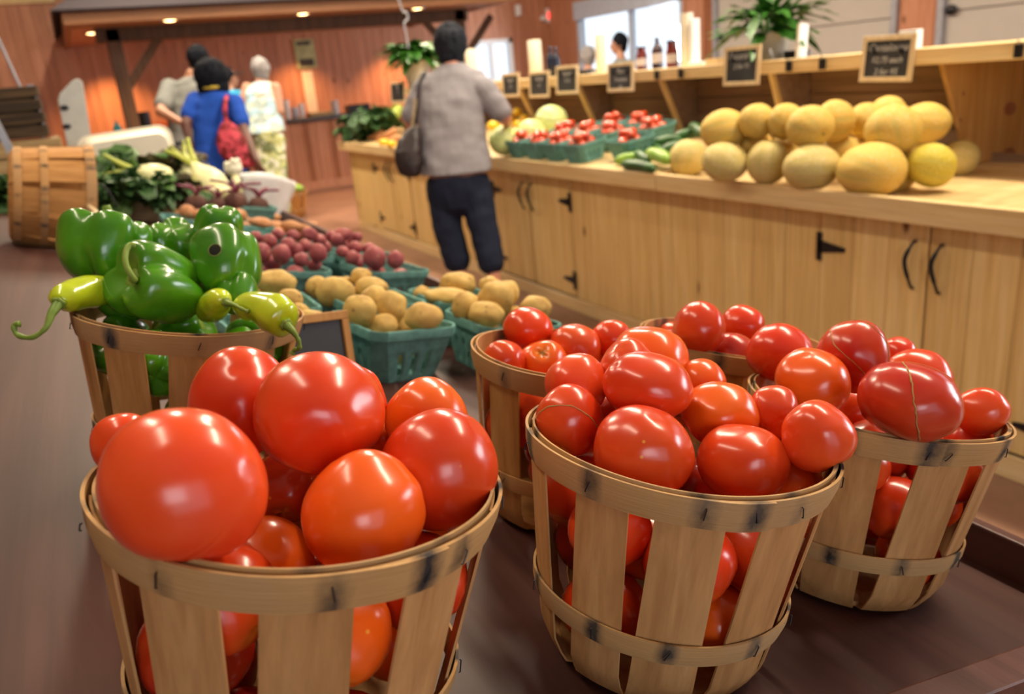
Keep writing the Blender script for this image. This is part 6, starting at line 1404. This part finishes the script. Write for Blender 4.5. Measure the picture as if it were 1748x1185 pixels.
def person(label, J, look, skin, hairm, top, bottom, hair_fn, sleeves=.5, hem=None, shoe='iron', group=None, voxel=.008, bulk=1.0, shirt_rings=None, pant_len=1.0, hairlabel=None, head_r=.095, cuff=.0, gap=.012):
    """J: joints in world space; look: horizontal facing direction"""
    f = Vector(look).normalized(); rt = f.cross(Vector((0, 0, 1))).normalized()
    J = {k_: Vector(v) for k_, v in J.items()}
    for s_ in 'LR': J['ank' + s_].z = max(J['ank' + s_].z, .08)
    base = (J['ankL'] + J['ankR']) / 2; base.z = 0
    P = thing('person', label, 'person', base, None, group)
    mb = MB(); h = J['head']; r = head_r
    mb.ell(h, (r * .80, r * .98, r * 1.25), Matrix((rt, f, Vector((0, 0, 1)))).transposed(), 24, 16)
    mb.ell(h + f * r * .35 - Vector((0, 0, r * .55)), (r * .58, r * .62, r * .62), Matrix((rt, f, Vector((0, 0, 1)))).transposed(), 18, 12)   # jaw
    chain(mb, [h + f * r * .88 + Vector((0, 0, r * .05)), h + f * r * 1.12 - Vector((0, 0, r * .22))], [r * .10, r * .16])        # nose
    for s_ in (-1, 1):
        mb.ell(h + rt * s_ * r * .82 - Vector((0, 0, r * .05)) - f * r * .05, (r * .10, r * .2, r * .3), Matrix((rt, f, Vector((0, 0, 1)))).transposed(), 10, 8)
        mb.ell(h + f * r * .86 + rt * s_ * r * .3 + Vector((0, 0, r * .12)), (r * .2, r * .10, r * .08), Matrix((rt, f, Vector((0, 0, 1)))).transposed(), 10, 6)
    mb.ell(h + f * r * .95 - Vector((0, 0, r * .52)), (r * .26, r * .08, r * .07), Matrix((rt, f, Vector((0, 0, 1)))).transposed(), 10, 6)  # lips
    nk = J['neck']; chain(mb, [h - Vector((0, 0, r * .6)), nk], [.052, .058])
    hip = (J['hipL'] + J['hipR']) / 2; sh = (J['shL'] + J['shR']) / 2
    hw = (J['shL'] - J['shR']).length / 2
    loft(mb, [(nk, .06, .055), (sh + Vector((0, 0, .02)), hw * .75, .075), (sh * .85 + hip * .15, hw * .92, .105 * bulk), (sh * .5 + hip * .5, hw * .78 * bulk, .10 * bulk), (sh * .2 + hip * .8, hw * .85 * bulk, .115 * bulk), (hip - Vector((0, 0, .05)), hw * .85 * bulk, .12 * bulk), (hip - Vector((0, 0, .12)), hw * .6, .10)], rt)
    for s_, sg in (('L', -1), ('R', 1)):
        chain(mb, [J['sh' + s_], J['elb' + s_], J['wr' + s_]], [.052 * bulk, .040 * bulk, .026])
        hd = J.get('hand' + s_); 
        if hd is None: hd = J['wr' + s_] * 2 - J['elb' + s_]
        hand(mb, J['wr' + s_], hd, (f * .8 - rt * sg * .6), .95)
        chain(mb, [J['hip' + s_], J['kn' + s_], J['ank' + s_]], [.085 * bulk, .055 * bulk, .036])
        foot(mb, J['ank' + s_], f)
    body = remesh(mb, 'body', skin, P, voxel, 3)
    # top
    mb = MB(); g = gap
    rings = shirt_rings or [(nk - Vector((0, 0, .01)), .072, .068), (sh + Vector((0, 0, .04)), hw * .72 + g, .085 + g), (sh - Vector((0, 0, .02)), hw * 1.0 + g, .105 * bulk + g), (sh * .7 + hip * .3, hw * .98 * bulk + g, .12 * bulk + g), (sh * .4 + hip * .6, hw * .92 * bulk + g, .12 * bulk + g), (hip, hw * .95 * bulk + g, .13 * bulk + g), (hip - Vector((0, 0, .08)), hw * .98 * bulk + g, .135 * bulk + g)]
    loft(mb, rings, rt)
    for s_ in 'LR':
        e = J['elb' + s_]; s0 = J['sh' + s_]; q = s0 + (e - s0) * sleeves
        if sleeves > 0: chain(mb, [s0, q], [.066 * bulk + g * .5, .058 * bulk + g * .6])
    fold = lambda co: .006 * noise.noise(Vector((co.x * 9, co.y * 9, co.z * 16))) + .004 * noise.noise(Vector((co.x * 22, co.y * 22, co.z * 12)))
    remesh(mb, 'shirt', top, P, voxel, 3, fold)
    mb = MB()
    loft(mb, [(hip + Vector((0, 0, .05)), hw * .80 * bulk + g, .12 * bulk + g), (hip - Vector((0, 0, .04)), hw * .9 * bulk + g, .13 * bulk + g), (hip - Vector((0, 0, .14)), hw * .88 * bulk + g, .125 * bulk + g), (hip - Vector((0, 0, .2)), hw * .7, .10)], rt)
    for s_ in 'LR':
        k_ = J['kn' + s_]; a = J['ank' + s_]; e = k_ + (a - k_) * pant_len
        chain(mb, [J['hip' + s_] - Vector((0, 0, .03)), k_, e], [.095 * bulk + g * .5, .072 * bulk + g, (.058 if pant_len > .6 else .066) * bulk + g])
    remesh(mb, 'trousers', bottom, P, voxel, 3, fold)
    for s_ in 'LR':
        mb = MB(); a = J['ank' + s_]; hl = Vector((a.x, a.y, .04)) - f * .03
        chain(mb, [hl, hl + f * .1, hl + f * .2], [.043, .045, .034]); remesh(mb, 'shoe', shoe, P, .01, 2)
    mb = MB(); hair_fn(mb, h, r, f, rt)
    remesh(mb, 'hair', hairm, P, .008, 1, lambda co: .005 * noise.noise(co * 45) + .008 * noise.noise(co * 18))
    return P, J, f, rt
def short_hair(sc=1.0):
    def fn(mb, h, r, f, rt):
        A = Matrix((rt, f, Vector((0, 0, 1)))).transposed()
        mb.ell(h - f * r * .20 + Vector((0, 0, r * .30)), (r * .98 * sc, r * 1.02 * sc, r * 1.15 * sc), A, 22, 16)
        mb.ell(h - f * r * .35 - Vector((0, 0, r * .35)), (r * .80 * sc, r * .72 * sc, r * .75 * sc), A, 20, 14)
    return fn
def big_hair(mb, h, r, f, rt):
    A = Matrix((rt, f, Vector((0, 0, 1)))).transposed()
    mb.ell(h - f * r * .25 + Vector((0, 0, r * .15)), (r * 1.45, r * 1.30, r * 1.45), A, 22, 16); mb.ell(h - f * r * .35 - Vector((0, 0, r * .75)), (r * 1.35, r * 1.0, r * 1.0), A, 20, 14)
def W5(*a): return Vector(a)
# 1. the woman in the grey shirt
J = dict(head=(2.2092, 4.9232, 1.5791), neck=(2.1756, 4.8716, 1.4609), shL=(2.0181, 4.9669, 1.3514), shR=(2.2900, 4.7033, 1.3209), elbL=(1.8971, 4.9835, 1.1746), elbR=(2.3796, 4.6184, 1.1511), wrL=(1.9385, 5.0541, 1.0415), wrR=(2.5035, 4.8127, 1.0794), handL=(1.9822, 5.1030, 0.9788), handR=(2.5539, 4.9153, 1.0427), hipL=(1.9784, 4.7612, 0.7861), hipR=(2.1256, 4.6256, 0.7754), knL=(1.9449, 4.6828, 0.5037), knR=(2.1175, 4.5235, 0.4945), ankL=(1.9666, 4.5997, 0.1872), ankR=(2.0976, 4.3897, 0.1767))
sr_ = [((2.1822, 4.8787, 1.4885), .070, .066), ((2.1780, 4.8690, 1.4572), .12, .085), ((2.1706, 4.8609, 1.4262), .185, .10), ((2.1607, 4.8502, 1.3848), .222, .11), ((2.1311, 4.8233, 1.2749), .208, .145), ((2.0991, 4.7937, 1.1547), .205, .15), ((2.0758, 4.7528, 1.0159), .212, .155), ((2.0639, 4.7192, 0.9113), .222, .16), ((2.0515, 4.7005, 0.8455), .224, .16)]
P1, J1, f1, r1 = person('person with short dark hair, grey short-sleeved shirt and navy cropped trousers, back towards us', J, (.60, .80, 0), 'skin_pink', 'hair_dark', 'shirt', 'navy', short_hair(1.12), .82, group=None, voxel=.0075, bulk=1.13, shirt_rings=sr_, pant_len=.60, shoe='white', head_r=.098)
mb = MB(); mb.tube([J1['neck'] + Vector((cos(a) * .062, sin(a) * .062, .018 + .012 * cos(a - 1))) for a in [2 * pi * k_ / 24 for k_ in range(25)]], .011, 8, cap=False); mb.build('collar', 'shirt', P1, True, world=True)
HB = thing('shoulder_bag', 'dark brown leather shoulder bag hanging at the left of the grey shirt', 'handbag', (1.7540, 4.7358, 0.8617), None)
mb = MB(); c0 = Vector((1.7878, 4.7674, 0.9897))
loft(mb, [(Vector((1.7681, 4.7257, 0.8534)), .035, .03), (Vector((1.7635, 4.7360, 0.8746)), .068, .05), (Vector((1.7702, 4.7533, 0.9292)), .088, .065), (Vector((1.7816, 4.7760, 1.0041)), .088, .07), (Vector((1.8072, 4.7885, 1.0707)), .074, .055), (Vector((1.8359, 4.7941, 1.1231)), .045, .035), (Vector((1.8565, 4.7962, 1.1556)), .018, .018)], r1)
remesh(mb, 'bag_body', 'bag_brown', HB, .007, 4, lambda co: .004 * noise.noise(co * 25))
MB().tube(catmull([(1.8518, 4.7961, 1.1492), (1.8799, 4.8007, 1.2293), (1.9063, 4.8192, 1.3129), (1.9312, 4.8360, 1.3898), (1.9860, 4.8981, 1.4389), (2.0509, 5.0030, 1.4273)], 5), .010, 8, sx=1.6).build('strap', 'bag_brown', HB, True, world=True)
for k_ in range(7):
    t = k_ / 6; p = Vector((1.8280, 4.7736, 1.1520)).lerp(Vector((1.8735, 4.7920, 1.2916)), t)
    MB().tube([p + Vector((cos(a) * .009, .002 * (k_ % 2), sin(a) * .012)) for a in [2 * pi * q / 10 for q in range(11)]], .003, 5, cap=False).build('chain_link', 'brass', HB, True, world=True)
# 2. the woman in blue
d = 6.46
J = dict(head=(1.0860, 7.1384, 1.5782), neck=(1.0771, 7.1021, 1.4703), shL=(0.9282, 7.1540, 1.4129), shR=(1.1925, 6.9828, 1.3678), elbL=(0.8006, 7.0126, 1.2459), elbR=(1.1929, 6.7769, 1.1352), wrL=(0.7939, 6.9725, 1.1310), wrR=(1.2029, 6.5555, 0.9362), hipL=(0.9495, 6.9868, 0.8735), hipR=(1.0591, 6.8823, 0.8651), knL=(0.9888, 6.8281, 0.5048), knR=(1.0714, 6.7355, 0.4923), ankL=(1.0133, 6.7501, 0.1746), ankR=(1.0822, 6.6475, 0.1489))
sr_ = [((1.0814, 7.1067, 1.4880), .072, .07), ((1.0729, 7.0975, 1.4527), .12, .09), ((1.0623, 7.0860, 1.4084), .165, .11), ((1.0370, 7.0652, 1.3204), .185, .13), ((1.0065, 7.0387, 1.2102), .165, .13), ((0.9924, 7.0034, 1.0983), .165, .14), ((0.9813, 6.9580, 0.9635), .185, .15), ((0.9785, 6.9150, 0.8460), .198, .155)]
P2, J2, f2, r2 = person('person with black hair in a bright blue T-shirt, red patterned bag on the shoulder', J, (.28, .96, 0), 'skin_dark', 'hair_black', 'blue', 'navy', big_hair, .62, bulk=1.05, shirt_rings=sr_)
mb = MB(); mb.tube([J2['neck'] + Vector((cos(a) * .085, sin(a) * .08, .03)) for a in [2 * pi * k_ / 24 for k_ in range(25)]], .016, 8, cap=False); mb.build('collar', 'yellowcollar', P2, True, world=True)
HR = thing('shoulder_bag', 'red patterned cloth shoulder bag behind the blue T-shirt', 'handbag', (1.0657, 6.6450, 0.9002), None)
mb = MB(); loft(mb, [(Vector((1.1279, 6.6416, 0.8788)), .06, .03), (Vector((1.1141, 6.6655, 0.9243)), .11, .05), (Vector((1.0946, 6.7092, 1.0143)), .135, .06), (Vector((1.0831, 6.7486, 1.1036)), .125, .06), (Vector((1.0735, 6.7836, 1.1838)), .075, .045), (Vector((1.0759, 6.8057, 1.2453)), .03, .03)], r2)
remesh(mb, 'bag_body', 'bag_red', HR, .009, 4, lambda co: .008 * noise.noise(co * 18))
MB().tube(catmull([(1.0718, 6.8012, 1.2281), (1.0843, 6.8278, 1.3149), (1.1104, 6.8676, 1.3919), (1.1558, 7.0228, 1.4257)], 5), .018, 8).build('strap', 'bag_red', HR, True, world=True)
# 3. man in grey behind
J = dict(head=(1.1771, 8.2196, 1.7536), neck=(1.0794, 8.2009, 1.6387), shL=(0.8701, 8.2219, 1.5453), shR=(1.1515, 8.1990, 1.5408), elbL=(0.7252, 7.9623, 1.3542), elbR=(1.1609, 8.2256, 1.3119), wrL=(0.8681, 7.7276, 1.2317), wrR=(1.1172, 8.4985, 1.1977), hipL=(0.8065, 8.0624, 1.0397), hipR=(0.9661, 8.0705, 1.0205), knL=(0.7919, 7.9839, 0.6259), knR=(0.9288, 8.0025, 0.6046), ankL=(0.7969, 7.8184, 0.2567), ankR=(0.9218, 7.8642, 0.2296))
person('person with short black hair in a grey T-shirt, left of the blue one', J, (.75, .66, 0), 'skin_mid', 'hair_black', 'greytee', 'navy', short_hair(1.05), .72, bulk=1.15)
# 4. half-hidden person with a cap
J = dict(head=(1.5727, 9.3116, 1.6080), neck=(1.5531, 9.2815, 1.5027), shL=(1.4033, 9.3297, 1.4344), shR=(1.6422, 9.2026, 1.4102), elbL=(1.3273, 9.2824, 1.2095), elbR=(1.5987, 9.1379, 1.1821), wrL=(1.3856, 9.4403, 1.0803), wrR=(1.5647, 9.3380, 1.0439), hipL=(1.3802, 9.1641, 0.9657), hipR=(1.4888, 9.1063, 0.9548), knL=(1.3766, 9.0197, 0.5786), knR=(1.4851, 8.9619, 0.5677), ankL=(1.3663, 8.8856, 0.2100), ankR=(1.4640, 8.8335, 0.2002))
P4, J4, f4, r4 = person('person in a teal top and dark cap, mostly hidden behind the blue one', J, (.95, -.1, 0), 'skin_mid', 'hair_black', 'teal', 'navy', short_hair(1.0), .6, head_r=.09)
mb = MB(); mb.ell(J4['head'] + f4 * .11 + Vector((0, 0, .045)), (.075, .075, .010), None, 16, 8); mb.build('cap_brim', 'black', P4, True, world=True)
# 5. older woman
J = dict(head=(1.8056, 8.7380, 1.6411), neck=(1.7856, 8.7079, 1.5352), shL=(1.6482, 8.7595, 1.4923), shR=(1.8917, 8.6061, 1.4670), elbL=(1.5552, 8.7082, 1.2970), elbR=(1.8847, 8.5478, 1.2411), wrL=(1.5844, 8.8364, 1.1447), wrR=(1.9770, 8.9163, 1.0903), hipL=(1.6635, 8.5754, 1.0249), hipR=(1.7773, 8.5148, 1.0134), knL=(1.6250, 8.4499, 0.6425), knR=(1.7285, 8.3949, 0.6320), ankL=(1.5921, 8.3473, 0.3276), ankR=(1.6929, 8.2893, 0.3061))
sr_ = [((1.7856, 8.7079, 1.5352), .075, .07), ((1.7749, 8.6964, 1.4908), .14, .10), ((1.7669, 8.6792, 1.4348), .165, .12), ((1.7428, 8.6448, 1.3123), .165, .13), ((1.7200, 8.6033, 1.1726), .18, .14), ((1.7077, 8.5648, 1.0545), .20, .155)]
person('older person with short grey hair, sleeveless pale floral top and green floral trousers', J, (.18, .98, 0), 'skin', 'hair_grey', 'floral_top', 'floral_pants', short_hair(1.06), 0, bulk=1.05, shirt_rings=sr_, head_r=.09)
# 6./7. people before the window
J = dict(head=(6.4523, 9.1425, 1.6205), neck=(6.4414, 9.0877, 1.4611), shL=(6.4869, 9.2649, 1.3661), shR=(6.3723, 8.8460, 1.3543), elbL=(6.4160, 9.2099, 1.1280), elbR=(6.3235, 8.7205, 1.1142), wrL=(6.3223, 9.2177, 1.0259), wrR=(6.2221, 8.7153, 0.9679), hipL=(6.3758, 9.0149, 0.8707), hipR=(6.3069, 8.8152, 0.8755), knL=(6.2826, 8.8920, 0.4236), knR=(6.2287, 8.6876, 0.4355), ankL=(6.2097, 8.7695, 0.0038), ankR=(6.1669, 8.5568, 0.0083))
person('dark-haired person in profile against the bright window', J, (-.9, .35, 0), 'skin_mid', 'hair_black', 'greytee', 'navy', short_hair(1.05), .6, head_r=.10)
J = dict(head=(6.3614, 9.7321, 1.5034), neck=(6.3292, 9.6972, 1.3690), shL=(6.1791, 9.7482, 1.3077), shR=(6.4367, 9.6111, 1.2818), elbL=(6.0976, 9.6935, 1.0561), elbR=(6.4038, 9.5304, 1.0252), wrL=(6.1737, 9.7134, 0.8966), wrR=(6.3703, 9.6087, 0.8767), hipL=(6.1465, 9.5664, 0.7836), hipR=(6.2578, 9.5071, 0.7723), knL=(6.0831, 9.4413, 0.3695), knR=(6.2014, 9.3783, 0.3576), ankL=(6.0197, 9.3162, -0.0445), ankR=(6.1450, 9.2495, -0.0572))
person('grey-haired person in front of the left part of the window', J, (.5, .85, 0), 'skin', 'hair_grey', 'greytee', 'navy', short_hair(1.1), .6, head_r=.10)
# the yard seen through the windows
struct(MB().bbox((XR + .5, YF, -.3), (XR + 30, YB + 20, -.1)).build('trim_6', 'skyout'))
